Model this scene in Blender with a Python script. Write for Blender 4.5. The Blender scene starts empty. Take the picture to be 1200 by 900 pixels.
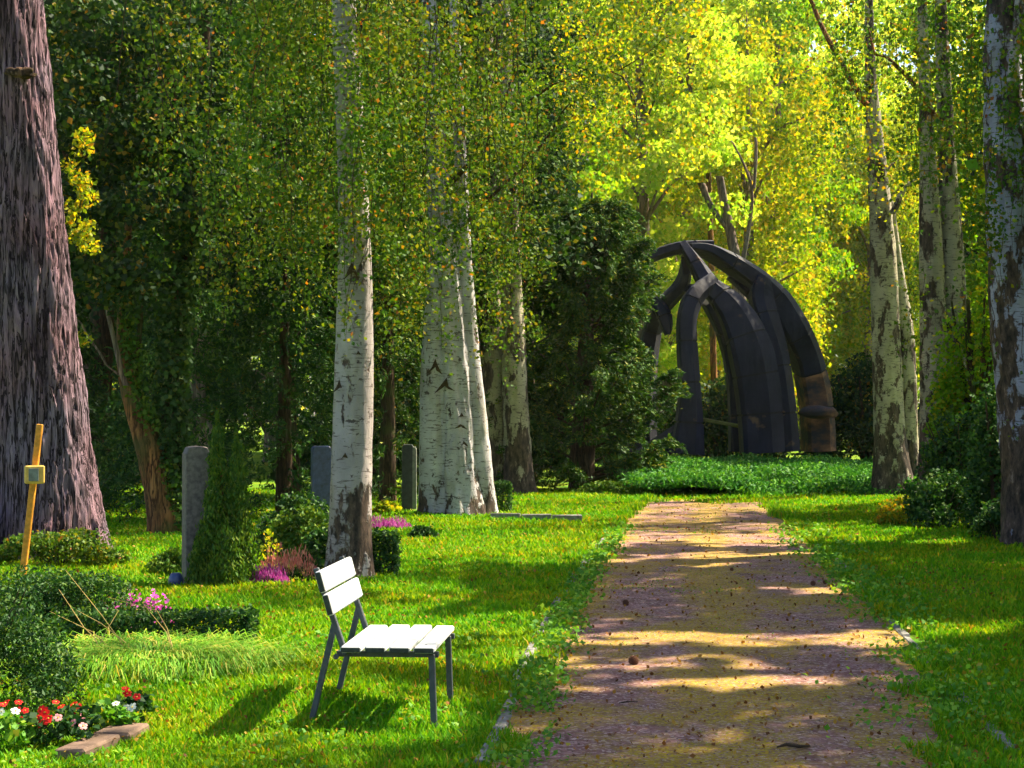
import bpy, math, random
import numpy as np
from mathutils import Vector, Matrix

S = bpy.context.scene
COL = S.collection
rng = np.random.default_rng(7)
R = random.Random(5)

# ---------------------------------------------------------------- camera, sky, sun, exposure
FPX, YH, CAMZ = 2000.0, 490.0, 1.68          # focal length and horizon in photograph pixels, eye height
cam_d = bpy.data.cameras.new('camera')
cam = bpy.data.objects.new('camera', cam_d)
COL.objects.link(cam)
cam_d.sensor_width = 36
cam_d.lens = 36 * FPX / 1200
cam_d.clip_start = 0.1
cam_d.clip_end = 2000
cam.location = (0, 0, CAMZ)
cam.rotation_euler = (math.pi / 2 + math.atan((YH - 450) / FPX), 0, 0)
S.camera = cam

SUN_AZ, SUN_EL = math.radians(58), math.radians(50)   # azimuth from +Y (view direction) towards +X
SD = np.array([math.cos(SUN_EL) * math.sin(SUN_AZ), math.cos(SUN_EL) * math.cos(SUN_AZ), math.sin(SUN_EL)])
W = bpy.data.worlds.new('World')
S.world = W
W.use_nodes = True
wn = W.node_tree.nodes
sky = wn.new('ShaderNodeTexSky')
sky.sky_type = 'NISHITA'
sky.sun_disc = False
sky.sun_elevation = SUN_EL
sky.sun_rotation = SUN_AZ
sky.air_density = 1.0
sky.dust_density = 2.0
wn['Background'].inputs[1].default_value = 0.07
W.node_tree.links.new(sky.outputs[0], wn['Background'].inputs[0])
sl = bpy.data.lights.new('sun', 'SUN')
sl.energy = 5.0
sl.angle = math.radians(0.6)
sl.color = (1.0, 0.86, 0.58)
sun = bpy.data.objects.new('sun', sl)
COL.objects.link(sun)
sun.rotation_euler = Vector(SD).to_track_quat('Z', 'Y').to_euler()
S.view_settings.view_transform = 'Standard'
S.view_settings.look = 'None'
S.view_settings.exposure = 1.95
S.view_settings.gamma = 1
S.render.engine = 'CYCLES'
cy = S.cycles
cy.use_denoising = True
cy.max_bounces = 4
cy.diffuse_bounces = 2
cy.glossy_bounces = 2
cy.transmission_bounces = 4
cy.use_adaptive_sampling = True
cy.adaptive_threshold = 0.03


# ---------------------------------------------------------------- helpers
def ground_at(px, py):
    """where the ground lies under a spot of the photograph (metres)"""
    Y = CAMZ * FPX / (py - YH)
    return ((px - 600) * Y / FPX, Y)


def spot(px, py, Y):
    return np.array([(px - 600) * Y / FPX, Y, CAMZ - (py - YH) * Y / FPX])


def _h(i, j, k, seed):
    n = (i * 73856093) ^ (j * 19349663) ^ (k * 83492791) ^ (seed * 2654435)
    n = n & 0x7fffffff
    n = (n ^ (n >> 13)) * 1274126177 & 0x7fffffff
    n = (n ^ (n >> 16)) * 668265263 & 0x7fffffff
    return ((n >> 8) & 0xffff) / 65535.0


def vnoise(P, seed=0):
    P = np.asarray(P, float)
    f = np.floor(P).astype(np.int64)
    t = P - f
    t = t * t * (3 - 2 * t)
    out = 0
    for a in (0, 1):
        for b in (0, 1):
            for c in (0, 1):
                w = (t[..., 0] if a else 1 - t[..., 0]) * (t[..., 1] if b else 1 - t[..., 1]) * (t[..., 2] if c else 1 - t[..., 2])
                out = out + w * _h(f[..., 0] + a, f[..., 1] + b, f[..., 2] + c, seed)
    return out


def mesh_np(name, verts, faces, mat, parent=None, smooth=False):
    """faces: (M,k) array, or a list of such arrays"""
    if not isinstance(faces, list):
        faces = [faces]
    faces = [np.asarray(f, np.int32) for f in faces if len(f)]
    me = bpy.data.meshes.new(name)
    verts = np.asarray(verts, np.float32)
    me.vertices.add(len(verts))
    me.vertices.foreach_set('co', verts.ravel())
    idx = np.concatenate([f.ravel() for f in faces])
    tot = np.concatenate([np.full(len(f), f.shape[1], np.int32) for f in faces])
    st = np.concatenate([[0], np.cumsum(tot)[:-1]]).astype(np.int32)
    me.loops.add(len(idx))
    me.loops.foreach_set('vertex_index', idx)
    me.polygons.add(len(tot))
    me.polygons.foreach_set('loop_start', st)
    me.polygons.foreach_set('loop_total', tot)
    if smooth:
        me.polygons.foreach_set('use_smooth', np.ones(len(tot), bool))
    me.update(calc_edges=True)
    if isinstance(mat, (list, tuple)):
        for m in mat:
            me.materials.append(m)
    else:
        me.materials.append(mat)
    return link(name, me, parent)


def link(name, me, parent=None):
    o = bpy.data.objects.new(name, me)
    COL.objects.link(o)
    if parent is not None:
        o.parent = parent
        o.matrix_parent_inverse = Matrix.Identity(4)
        p = parent
        off = Vector((0, 0, 0))
        while p is not None:
            off += Vector(p.location)
            p = p.parent
        # all geometry is written in world metres: bring it into the parent's space
        if me is not None and not me.get('local'):
            me.transform(Matrix.Translation(-off))
            me['local'] = 1
    elif me is not None:
        me['local'] = 1
    return o


def thing(name, label, cat, loc=(0, 0, 0), group=None):
    o = bpy.data.objects.new(name, None)
    COL.objects.link(o)
    o.location = [float(v) for v in loc]
    o.empty_display_size = 0.2
    return tag(o, label, cat, group)


def tag(o, label=None, cat=None, group=None, kind=None):
    if label: o['label'] = label
    if cat: o['category'] = cat
    if group: o['group'] = group
    if kind: o['kind'] = kind
    return o


def dup(root, loc, label=None):
    r = root.copy()
    COL.objects.link(r)
    r.location = [float(v) for v in loc]
    if label: r['label'] = label
    for ch in root.children:
        c = ch.copy()
        COL.objects.link(c)
        c.parent = r
        for g in ch.children:
            d = g.copy()
            COL.objects.link(d)
            d.parent = c
    return r


class MB:
    def __init__(s):
        s.v = []; s.f = []

    def add(s, v, f):
        b = len(s.v)
        s.v += [tuple(map(float, p)) for p in v]
        s.f += [tuple(b + i for i in q) for q in f]

    def box(s, c, d, M=None, bev=0.0, jit=0.0):
        """box with bevelled edges, optional rotation matrix"""
        hx, hy, hz = d[0] / 2, d[1] / 2, d[2] / 2
        b = min(bev, hx * .8, hy * .8, hz * .8)
        if b <= 0:
            v = [(x, y, z) for x in (-hx, hx) for y in (-hy, hy) for z in (-hz, hz)]
            f = [(0, 1, 3, 2), (4, 6, 7, 5), (0, 4, 5, 1), (2, 3, 7, 6), (0, 2, 6, 4), (1, 5, 7, 3)]
        else:
            v = []; key = {}
            for sx in (-1, 1):
                for sy in (-1, 1):
                    for sz in (-1, 1):
                        for a in range(3):
                            p = [sx * (hx - b), sy * (hy - b), sz * (hz - b)]
                            p[a] = (sx * hx, sy * hy, sz * hz)[a]
                            key[(sx, sy, sz, a)] = len(v); v.append(tuple(p))
            f = []
            for a in range(3):
                o = [i for i in range(3) if i != a]
                for sg in (-1, 1):
                    q = []
                    for (p, r_) in ((-1, -1), (1, -1), (1, 1), (-1, 1)):
                        k = [0, 0, 0]; k[a] = sg; k[o[0]] = p; k[o[1]] = r_
                        q.append(key[(k[0], k[1], k[2], a)])
                    f.append(tuple(q))
            for a in range(3):
                o = [i for i in range(3) if i != a]
                for p in (-1, 1):
                    for r_ in (-1, 1):
                        q = []
                        for sg, ax in ((-1, o[0]), (-1, o[1]), (1, o[1]), (1, o[0])):
                            k = [0, 0, 0]; k[a] = sg; k[o[0]] = p; k[o[1]] = r_
                            q.append(key[(k[0], k[1], k[2], ax)])
                        f.append(tuple(q))
            for sx in (-1, 1):
                for sy in (-1, 1):
                    for sz in (-1, 1):
                        f.append(tuple(key[(sx, sy, sz, a)] for a in range(3)))
        vv = []
        for p in v:
            p = Vector(p)
            if jit:
                p += Vector((R.uniform(-jit, jit), R.uniform(-jit, jit), R.uniform(-jit, jit)))
            if M is not None: p = M @ p
            vv.append((p.x + c[0], p.y + c[1], p.z + c[2]))
        s.add(vv, f)
        return s

    def bar(s, a, b, w, t, bev=0.002):
        a = Vector(a); b = Vector(b)
        q = (b - a).to_track_quat('Z', 'Y').to_matrix()
        s.box((a + b) / 2, (w, t, (b - a).length), q, bev)
        return s

    def tube(s, pts, rad, seg=8, cap=True):
        pts = [Vector([float(q) for q in p]) for p in pts]
        n = len(pts)
        if not hasattr(rad, '__len__'): rad = [rad] * n
        v = []; f = []
        up = Vector((0.31, 0.95, 0.05)).normalized()
        for i, p in enumerate(pts):
            t = (pts[min(i + 1, n - 1)] - pts[max(i - 1, 0)])
            t = t.normalized() if t.length > 1e-9 else Vector((0, 0, 1))
            a = t.cross(up)
            a = a.normalized() if a.length > 1e-4 else t.orthogonal().normalized()
            b = t.cross(a)
            for k in range(seg):
                th = 2 * math.pi * k / seg
                v.append(p + (a * math.cos(th) + b * math.sin(th)) * rad[i])
        for i in range(n - 1):
            for k in range(seg):
                k2 = (k + 1) % seg
                f.append((i * seg + k, i * seg + k2, (i + 1) * seg + k2, (i + 1) * seg + k))
        if cap:
            f.append(tuple(range(seg))[::-1]); f.append(tuple((n - 1) * seg + k for k in range(seg)))
        s.add(v, f)
        return s

    def blob(s, c, r, seg=10, ring=7, noise=0.15, seed=0, fr=2.0):
        v = []
        for i in range(ring + 1):
            ph = math.pi * i / ring
            for k in range(seg):
                th = 2 * math.pi * k / seg
                v.append((math.sin(ph) * math.cos(th), math.sin(ph) * math.sin(th), math.cos(ph)))
        V = np.array(v)
        m = 1 + noise * (vnoise(V * fr + 11.3, seed) * 2 - 1)
        V = V * m[:, None] * np.array(r) + np.array(c)
        f = [(i * seg + k, i * seg + (k + 1) % seg, (i + 1) * seg + (k + 1) % seg, (i + 1) * seg + k) for i in range(ring) for k in range(seg)]
        s.add(V, f)
        return s

    def build(s, name, mat, parent=None, smooth=False):
        me = bpy.data.meshes.new(name)
        me.from_pydata(s.v, [], s.f)
        me.validate()
        me.materials.append(mat)
        if smooth:
            me.polygons.foreach_set('use_smooth', np.ones(len(me.polygons), bool))
        return link(name, me, parent)


# ---------------------------------------------------------------- materials
def new_mat(name):
    m = bpy.data.materials.new(name)
    m.use_nodes = True
    n = m.node_tree
    n.nodes.clear()
    out = n.nodes.new('ShaderNodeOutputMaterial')
    return m, n, out


def node(n, t, **kw):
    x = n.nodes.new(t)
    for k, v in kw.items():
        setattr(x, k, v)
    return x


def lk(n, a, b):
    n.links.new(a, b)


def ramp(n, fac, stops, interp='LINEAR'):
    r = n.nodes.new('ShaderNodeValToRGB')
    r.color_ramp.interpolation = interp
    e = r.color_ramp.elements
    while len(e) < len(stops): e.new(0.5)
    for i, (p, c) in enumerate(stops):
        e[i].position = p
        e[i].color = (c[0], c[1], c[2], 1) if hasattr(c, '__len__') else (c, c, c, 1)
    lk(n, fac, r.inputs[0])
    return r.outputs[0]


def tex(n, scale=(1, 1, 1), sc=1.0, detail=3, rough=.55, kind='noise', loc=(0, 0, 0)):
    tc = node(n, 'ShaderNodeTexCoord')
    mp = node(n, 'ShaderNodeMapping')
    mp.inputs['Scale'].default_value = scale
    mp.inputs['Location'].default_value = loc
    lk(n, tc.outputs['Object'], mp.inputs[0])
    if kind == 'noise':
        t = node(n, 'ShaderNodeTexNoise')
        t.inputs['Scale'].default_value = sc
        t.inputs['Detail'].default_value = detail
        t.inputs['Roughness'].default_value = rough
        lk(n, mp.outputs[0], t.inputs['Vector'])
        return t.outputs[0]
    t = node(n, 'ShaderNodeTexVoronoi')
    t.inputs['Scale'].default_value = sc
    if kind == 'edge': t.feature = 'DISTANCE_TO_EDGE'
    lk(n, mp.outputs[0], t.inputs['Vector'])
    return t.outputs['Color'] if kind == 'cell' else t.outputs['Distance']


def mix(n, fac, a, b, mode='MIX'):
    m = node(n, 'ShaderNodeMix', data_type='RGBA', blend_type=mode)
    for s_, v in ((m.inputs[0], fac), (m.inputs[6], a), (m.inputs[7], b)):
        if hasattr(v, 'links') or hasattr(v, 'is_linked'): lk(n, v, s_)
        elif hasattr(v, '__len__'): s_.default_value = (v[0], v[1], v[2], 1)
        else: s_.default_value = v
    return m.outputs[2]


def math_(n, op, a, b=None):
    m = node(n, 'ShaderNodeMath', operation=op)
    for s_, v in ((m.inputs[0], a), (m.inputs[1], b)):
        if v is None: continue
        if hasattr(v, 'is_linked'): lk(n, v, s_)
        else: s_.default_value = v
    return m.outputs[0]


def principled(n, out, color, rough=.8, spec=.3, bump=None, bstr=.4, bdist=.02):
    p = node(n, 'ShaderNodeBsdfPrincipled')
    if hasattr(color, 'is_linked'): lk(n, color, p.inputs['Base Color'])
    else: p.inputs['Base Color'].default_value = (*color, 1)
    if hasattr(rough, 'is_linked'): lk(n, rough, p.inputs['Roughness'])
    else: p.inputs['Roughness'].default_value = rough
    p.inputs['Specular IOR Level'].default_value = spec
    if bump is not None:
        b = node(n, 'ShaderNodeBump')
        b.inputs['Strength'].default_value = bstr
        b.inputs['Distance'].default_value = bdist
        lk(n, bump, b.inputs['Height'])
        lk(n, b.outputs[0], p.inputs['Normal'])
    lk(n, p.outputs[0], out.inputs[0])
    return p


def leaf_mat(name, stops, trans=.4, gloss=.05, patch=None, patch_scale=.5, tint=(1.25, 1.15, .5)):
    """each leaf takes its own tone; thin leaves let some light through"""
    m, n, out = new_mat(name)
    g = node(n, 'ShaderNodeNewGeometry')
    c = ramp(n, g.outputs['Random Per Island'], stops)
    if patch:
        f = tex(n, sc=patch_scale, detail=2)
        c = mix(n, ramp(n, f, [(.42, 0.0), (.62, 1.0)]), c, mix(n, 1.0, c, patch, 'MULTIPLY'))
    d = node(n, 'ShaderNodeBsdfDiffuse')
    lk(n, c, d.inputs[0])
    t = node(n, 'ShaderNodeBsdfTranslucent')
    lk(n, mix(n, 1.0, c, tint, 'MULTIPLY'), t.inputs[0])
    ms = node(n, 'ShaderNodeMixShader'); ms.inputs[0].default_value = trans
    lk(n, d.outputs[0], ms.inputs[1]); lk(n, t.outputs[0], ms.inputs[2])
    if gloss:
        gl = node(n, 'ShaderNodeBsdfGlossy'); gl.inputs['Roughness'].default_value = .6
        gl.inputs[0].default_value = (.9, .95, 1, 1)
        m2 = node(n, 'ShaderNodeMixShader'); m2.inputs[0].default_value = gloss * .3
        lk(n, ms.outputs[0], m2.inputs[1]); lk(n, gl.outputs[0], m2.inputs[2])
        lk(n, m2.outputs[0], out.inputs[0])
    else:
        lk(n, ms.outputs[0], out.inputs[0])
    return m


def plain(name, col, rough=.7, spec=.3, var=.25, sc=8.0, bstr=.2, bdist=.01):
    m, n, out = new_mat(name)
    t = tex(n, sc=sc, detail=5)
    c = mix(n, ramp(n, t, [(.3, 0.0), (.7, 1.0)]), [v * (1 - var) for v in col], [min(1, v * (1 + var)) for v in col])
    principled(n, out, c, rough, spec, t, bstr, bdist)
    return m


M = {}
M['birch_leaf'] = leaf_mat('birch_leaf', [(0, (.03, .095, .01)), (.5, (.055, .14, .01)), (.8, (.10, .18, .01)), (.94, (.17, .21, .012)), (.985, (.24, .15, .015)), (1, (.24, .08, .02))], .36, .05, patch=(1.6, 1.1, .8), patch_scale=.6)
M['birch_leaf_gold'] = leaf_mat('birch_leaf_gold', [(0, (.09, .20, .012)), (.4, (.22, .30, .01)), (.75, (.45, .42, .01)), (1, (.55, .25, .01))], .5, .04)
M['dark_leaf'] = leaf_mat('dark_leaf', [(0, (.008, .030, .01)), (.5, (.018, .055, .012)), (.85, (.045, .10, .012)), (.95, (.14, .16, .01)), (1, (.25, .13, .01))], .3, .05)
M['ivy_leaf'] = leaf_mat('ivy_leaf', [(0, (.015, .05, .015)), (.8, (.04, .10, .02)), (1, (.12, .16, .02))], .2, .06)
M['yew_leaf'] = leaf_mat('yew_leaf', [(0, (.012, .045, .010)), (.5, (.030, .090, .010)), (.88, (.07, .14, .012)), (1, (.18, .18, .012))], .22, .05)
M['thuja_leaf'] = leaf_mat('thuja_leaf', [(0, (.03, .09, .012)), (.6, (.07, .16, .015)), (1, (.16, .22, .015))], .2, .04)
M['hedge_leaf'] = leaf_mat('hedge_leaf', [(0, (.010, .042, .012)), (.7, (.028, .10, .015)), (1, (.10, .18, .02))], .25, .06)
M['bed_leaf'] = leaf_mat('bed_leaf', [(0, (.02, .11, .02)), (.6, (.05, .20, .025)), (1, (.12, .30, .03))], .3, .05)
M['sun_leaf'] = leaf_mat('sun_leaf', [(0, (.24, .42, .02)), (.4, (.46, .60, .04)), (.8, (.72, .72, .09)), (1, (.80, .68, .15))], .52, .03, patch=(.72, .92, .7), patch_scale=.28, tint=(1.15, 1.1, .7))  # glow of sunlit leaves put into the pale leaf colours
M['green_leaf'] = leaf_mat('green_leaf', [(0, (.07, .22, .012)), (.5, (.16, .36, .012)), (.85, (.26, .38, .012)), (1, (.45, .35, .015))], .48, .04, patch=(1.6, 1.2, .6), patch_scale=.15)
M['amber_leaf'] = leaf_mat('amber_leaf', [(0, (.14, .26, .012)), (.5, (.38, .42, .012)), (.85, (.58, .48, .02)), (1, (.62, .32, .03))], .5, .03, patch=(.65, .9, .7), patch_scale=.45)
M['weed_leaf'] = leaf_mat('weed_leaf', [(0, (.05, .19, .015)), (.6, (.12, .32, .02)), (.93, (.25, .42, .03)), (1, (.4, .22, .02))], .35, .06)
M['fallen_leaf'] = leaf_mat('fallen_leaf', [(0, (.10, .04, .015)), (.5, (.25, .10, .02)), (1, (.45, .28, .04))], .2, .03)
M['dry_straw'] = leaf_mat('dry_straw', [(0, (.35, .22, .07)), (.6, (.55, .42, .16)), (1, (.65, .30, .08))], .3, .03)
M['long_grass'] = leaf_mat('long_grass', [(0, (.08, .26, .02)), (.6, (.18, .40, .03)), (.9, (.35, .42, .06)), (1, (.55, .42, .12))], .35, .05)
M['pink_bloom'] = leaf_mat('pink_bloom', [(0, (.62, .16, .15)), (.6, (.80, .28, .24)), (1, (.85, .5, .38))], .35, .02, tint=(1, .9, .9))
M['purple_bloom'] = leaf_mat('purple_bloom', [(0, (.30, .03, .22)), (.6, (.52, .08, .42)), (1, (.7, .25, .6))], .35, .02, tint=(1, .9, 1))
M['magenta_bloom'] = leaf_mat('magenta_bloom', [(0, (.5, .04, .38)), (.7, (.75, .12, .6)), (1, (.85, .35, .75))], .35, .02, tint=(1, .9, 1))
M['red_petal'] = leaf_mat('red_petal', [(0, (.5, .004, .006)), (1, (.7, .015, .01))], .3, .05, tint=(1, .8, .8))
M['white_petal'] = leaf_mat('white_petal', [(0, (.65, .68, .62)), (1, (.8, .8, .8))], .3, .05, tint=(1, 1, .95))
M['pink_petal'] = leaf_mat('pink_petal', [(0, (.75, .22, .28)), (1, (.85, .40, .42))], .3, .05, tint=(1, .9, .9))
M['stamen'] = plain('stamen', (.7, .5, .05), .8)

# lawn blades: tone drifts over the lawn as well as from blade to blade
M['grass'] = leaf_mat('grass', [(0, (.055, .22, .006)), (.55, (.115, .34, .006)), (.88, (.22, .42, .008)), (1, (.34, .27, .025))], .35, .02, patch=(1.55, .98, .7), patch_scale=.6, tint=(1.2, 1.1, .5))


def bark_mat(name, dark, light, sx=7, sz=1.1, bstr=.9, bdist=.05, moss=None):
    m, n, out = new_mat(name)
    a = tex(n, (sx, sx, sz), 1.0, 6, .65)
    b = tex(n, (sx * 5, sx * 5, sz * 5), 1.0, 4, .6)
    hgt = math_(n, 'ADD', a, math_(n, 'MULTIPLY', b, .35))
    vein = tex(n, (sx * 1.3, sx * 1.3, sz * .8), 1.0, 3, .6, loc=(3, 1, 8))
    fiss = ramp(n, math_(n, 'ABSOLUTE', math_(n, 'SUBTRACT', vein, .5)), [(.0, 0.0), (.045, 1.0)])
    hgt = math_(n, 'MULTIPLY', hgt, math_(n, 'ADD', .45, math_(n, 'MULTIPLY', fiss, .55)))
    c = ramp(n, hgt, [(.50, dark), (.66, [v * .55 for v in light]), (.84, light)])
    c = mix(n, ramp(n, tex(n, sc=.9, detail=3), [(.4, 0.0), (.65, .6)]), c, mix(n, 1.0, c, (1.3, .75, .65), 'MULTIPLY'))
    if moss:
        c = mix(n, ramp(n, tex(n, sc=1.6, detail=4), [(.5, 0.0), (.62, .8)]), c, moss)
    principled(n, out, c, .9, .2, hgt, bstr, bdist)
    return m


M['big_bark'] = bark_mat('big_bark', (.022, .014, .024), (.27, .20, .29), 13, 1.0, 1.0, .05)
M['dark_bark'] = bark_mat('dark_bark', (.02, .014, .01), (.10, .065, .04), 9, 1.5, .8, .03, (.05, .07, .015))
M['brown_bark'] = bark_mat('brown_bark', (.06, .028, .012), (.36, .18, .07), 9, 1.5, .8, .03, (.07, .07, .02))
M['far_bark'] = bark_mat('far_bark', (.09, .075, .07), (.30, .25, .22), 7, 1.2, .6, .03)


def birch_mat(name, white, foot_h=1.1, dirt=0.0, fis=.60):
    """white peeling bark: fine cross lenticels, black scars, corky dark foot"""
    m, n, out = new_mat(name)
    tc = node(n, 'ShaderNodeTexCoord')
    sep = node(n, 'ShaderNodeSeparateXYZ')
    lk(n, tc.outputs['Object'], sep.inputs[0])
    base = mix(n, ramp(n, tex(n, sc=2.2, detail=5), [(.35, 0.0), (.7, 1.0)]), [v * .62 for v in white], white)
    base = mix(n, ramp(n, tex(n, (3, 3, 1.2), 1.3, 4, loc=(5, 2, 1)), [(.52, 0.0), (.7, .45 + dirt)]), base, (.22, .20, .12))
    len_ = ramp(n, tex(n, (6, 6, 42), 1.0, 3, .6), [(.57, 0.0), (.64, .85)])
    c = mix(n, len_, base, (.09, .07, .07))
    len2 = ramp(n, tex(n, (8, 8, 11), 1.0, 4, .65, loc=(9, 4, 2)), [(.60, 0.0), (.65, .95)])
    c = mix(n, len2, c, (.06, .045, .045))
    sc_ = tex(n, (3.2, 3.2, 1.5), 1.0, 5, .68, loc=(3, 7, 5))
    foot = math_(n, 'MULTIPLY', math_(n, 'SUBTRACT', foot_h, sep.outputs[2]), .15 / foot_h)
    foot = math_(n, 'MAXIMUM', foot, 0.0)
    big = ramp(n, math_(n, 'ADD', sc_, foot), [(fis, 0.0), (fis + .035, 1.0)])
    crack = tex(n, (14, 14, 5), 1.0, 5, .7)
    cork = ramp(n, crack, [(.38, (.012, .009, .01)), (.6, (.10, .065, .055)), (.75, (.35, .28, .25))])
    c = mix(n, big, c, cork)
    hgt = math_(n, 'ADD', math_(n, 'MULTIPLY', math_(n, 'SUBTRACT', 1.0, big), .6), math_(n, 'MULTIPLY', crack, .6))
    principled(n, out, c, .75, .3, hgt, .8, .03)
    return m


M['birch_bark'] = birch_mat('birch_bark', (.40, .36, .39), 1.2, .2, fis=.57)
M['birch_bark_white'] = birch_mat('birch_bark_white', (.52, .50, .58), 1.0, .1, fis=.60)
M['birch_bark_buff'] = birch_mat('birch_bark_buff', (.42, .37, .30), 2.0, .25, .515)
M['birch_bark_blue'] = birch_mat('birch_bark_blue', (.36, .37, .56), 2.5, .15, .485)

# lawn soil below the blades
m, n, out = new_mat('lawn_soil')
f1 = tex(n, sc=.6, detail=4); f2 = tex(n, sc=14, detail=4, rough=.7)
c = mix(n, ramp(n, f1, [(.4, 0.0), (.6, 1.0)]), (.05, .17, .005), (.16, .24, .006))
c = mix(n, ramp(n, f2, [(.45, 0.0), (.7, .75)]), c, (.12, .09, .015))
principled(n, out, c, .95, .1, f2, .6, .02)
M['soil'] = m

# gravel path: mauve grit in the wheel tracks, moss tinted with sunlight's orange between them and on the edges
m, n, out = new_mat('path_gravel')
grit = tex(n, sc=90, detail=3, rough=.8)
stones = tex(n, sc=55, kind='cell')
sepc = node(n, 'ShaderNodeSeparateColor'); lk(n, stones, sepc.inputs[0])
mott = tex(n, sc=3.0, detail=5, rough=.65)
c = mix(n, ramp(n, mott, [(.35, 0.0), (.65, 1.0)]), (.14, .065, .06), (.30, .155, .16))
c = mix(n, ramp(n, sepc.outputs[0], [(.6, 0.0), (.98, .7)]), c, (.55, .42, .40))
c = mix(n, ramp(n, sepc.outputs[1], [(.7, 0.0), (.95, .75)]), c, (.10, .05, .035))
tc = node(n, 'ShaderNodeTexCoord'); sx_ = node(n, 'ShaderNodeSeparateXYZ'); lk(n, tc.outputs['Object'], sx_.inputs[0])
# distance from the line between the tracks
ax = math_(n, 'SUBTRACT', sx_.outputs[0], math_(n, 'ADD', math_(n, 'MULTIPLY', sx_.outputs[1], .108), .18))
centre = math_(n, 'MAXIMUM', math_(n, 'SUBTRACT', .13, math_(n, 'MULTIPLY', math_(n, 'ABSOLUTE', ax), .30)), 0.0)
edge = math_(n, 'MAXIMUM', math_(n, 'MULTIPLY', math_(n, 'SUBTRACT', math_(n, 'ABSOLUTE', ax), .95), .30), 0.0)
mo = tex(n, (1.1, .75, 1), 1.0, 7, .72, loc=(2, 3, 0))
mf = ramp(n, math_(n, 'ADD', math_(n, 'ADD', mo, centre), edge), [(.45, 0.0), (.57, 1.0)])
sunny_moss_col = mix(n, ramp(n, tex(n, sc=25, detail=4, rough=.75), [(.35, 0.0), (.6, 1.0)]), (.24, .135, .010), (.38, .29, .008))  # moss colour also carries the orange of sunlit streaks
mf2 = math_(n, 'MULTIPLY', mf, ramp(n, tex(n, sc=38, detail=3, rough=.8), [(.40, .05), (.56, 1.0)]))
c = mix(n, mf2, c, sunny_moss_col)
principled(n, out, c, .92, .15, math_(n, 'ADD', grit, mott), .7, .015)
M['path'] = m

m, n, out = new_mat('sculpture_concrete')
a = tex(n, sc=1.1, detail=6, rough=.65)
streak = tex(n, (5, 5, .5), 1.0, 5, .6)
c = mix(n, ramp(n, a, [(.3, 0.0), (.7, 1.0)]), (.005, .006, .016), (.020, .023, .050))  # blue of the sky light put into the dark base tones
c = mix(n, ramp(n, streak, [(.57, 0.0), (.78, .5)]), c, (.05, .052, .085))
c = mix(n, ramp(n, tex(n, sc=1.9, detail=4, loc=(4, 4, 4)), [(.64, 0.0), (.72, .7)]), c, (.17, .10, .05))
principled(n, out, c, .75, .22, math_(n, 'ADD', a, streak), .5, .04)
M['concrete'] = m
m, n, out = new_mat('rusty_concrete')
a = tex(n, (1.2, 1.2, 2.2), 1.0, 5, .6, loc=(1, 1, 1))
c = ramp(n, a, [(.42, (.03, .028, .04)), (.52, (.12, .06, .04)), (.66, (.34, .16, .08))])
principled(n, out, c, .8, .3, a, .4, .03)
M['rusty_concrete'] = m
M['joint'] = plain('joint', (.012, .012, .016), .9)
M['mossy_stone'] = plain('mossy_stone', (.12, .14, .03), .9, .2, .5, 3)
M['bench_paint'] = plain('bench_paint', (.50, .53, .58), .45, .35, .14, 9, .2, .003)
M['bench_end'] = plain('bench_end', (.035, .045, .04), .7, .3, .4, 40)
M['bench_metal'] = plain('bench_metal', (.055, .065, .08), .5, .4, .3, 20)
M['kerb'] = plain('kerb', (.17, .165, .165), .85, .2, .45, 18, .5, .01)
M['grave_granite'] = plain('grave_granite', (.13, .11, .11), .7, .3, .45, 22, .4, .01)
M['blue_granite'] = plain('blue_granite', (.03, .045, .12), .3, .5, .5, 16, .1, .004)
M['dark_granite'] = plain('dark_granite', (.035, .045, .045), .55, .4, .4, 15)
M['pale_post'] = plain('pale_post', (.20, .22, .20), .7, .3, .3, 15)
M['slab_pink'] = plain('slab_pink', (.15, .10, .08), .85, .2, .35, 10, .5, .01)
M['ochre_wood'] = plain('ochre_wood', (.62, .26, .03), .6, .3, .3, 25)
M['ochre_plate'] = plain('ochre_plate', (.72, .45, .10), .55, .4, .25, 12)
M['ochre_rock'] = plain('ochre_rock', (.62, .38, .08), .8, .2, .35, 9, .6, .02)
M['vase_blue'] = plain('vase_blue', (.025, .05, .16), .3, .6, .3, 6)
M['cone'] = plain('cone', (.13, .055, .03), .8, .2, .4, 60)
M['twig'] = plain('twig', (.05, .032, .02), .85, .2, .4, 30)

# ---------------------------------------------------------------- the path line and where the sun comes through
PATH_L = [(900, 592), (880, 597), (800, 622), (740, 646), (700, 668), (650, 700), (620, 722), (600, 743), (586, 762)]
PATH_R = [(900, 1112), (880, 1100), (800, 1074), (740, 1044), (700, 1012), (650, 962), (620, 928), (600, 902), (586, 884)]
pl = np.array([ground_at(x, y) for y, x in PATH_L]); pr = np.array([ground_at(x, y) for y, x in PATH_R])
PY = np.concatenate([[-12, 2], pl[:, 1]])
PXL = np.concatenate([[pl[0, 0] - 2.0, pl[0, 0] - .62], pl[:, 0]])
PXR = np.concatenate([[pr[0, 0] - 2.3, pr[0, 0] - .72], pr[:, 0]])


def path_l(y): return np.interp(y, PY, PXL)
def path_r(y): return np.interp(y, PY, PXR)


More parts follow.
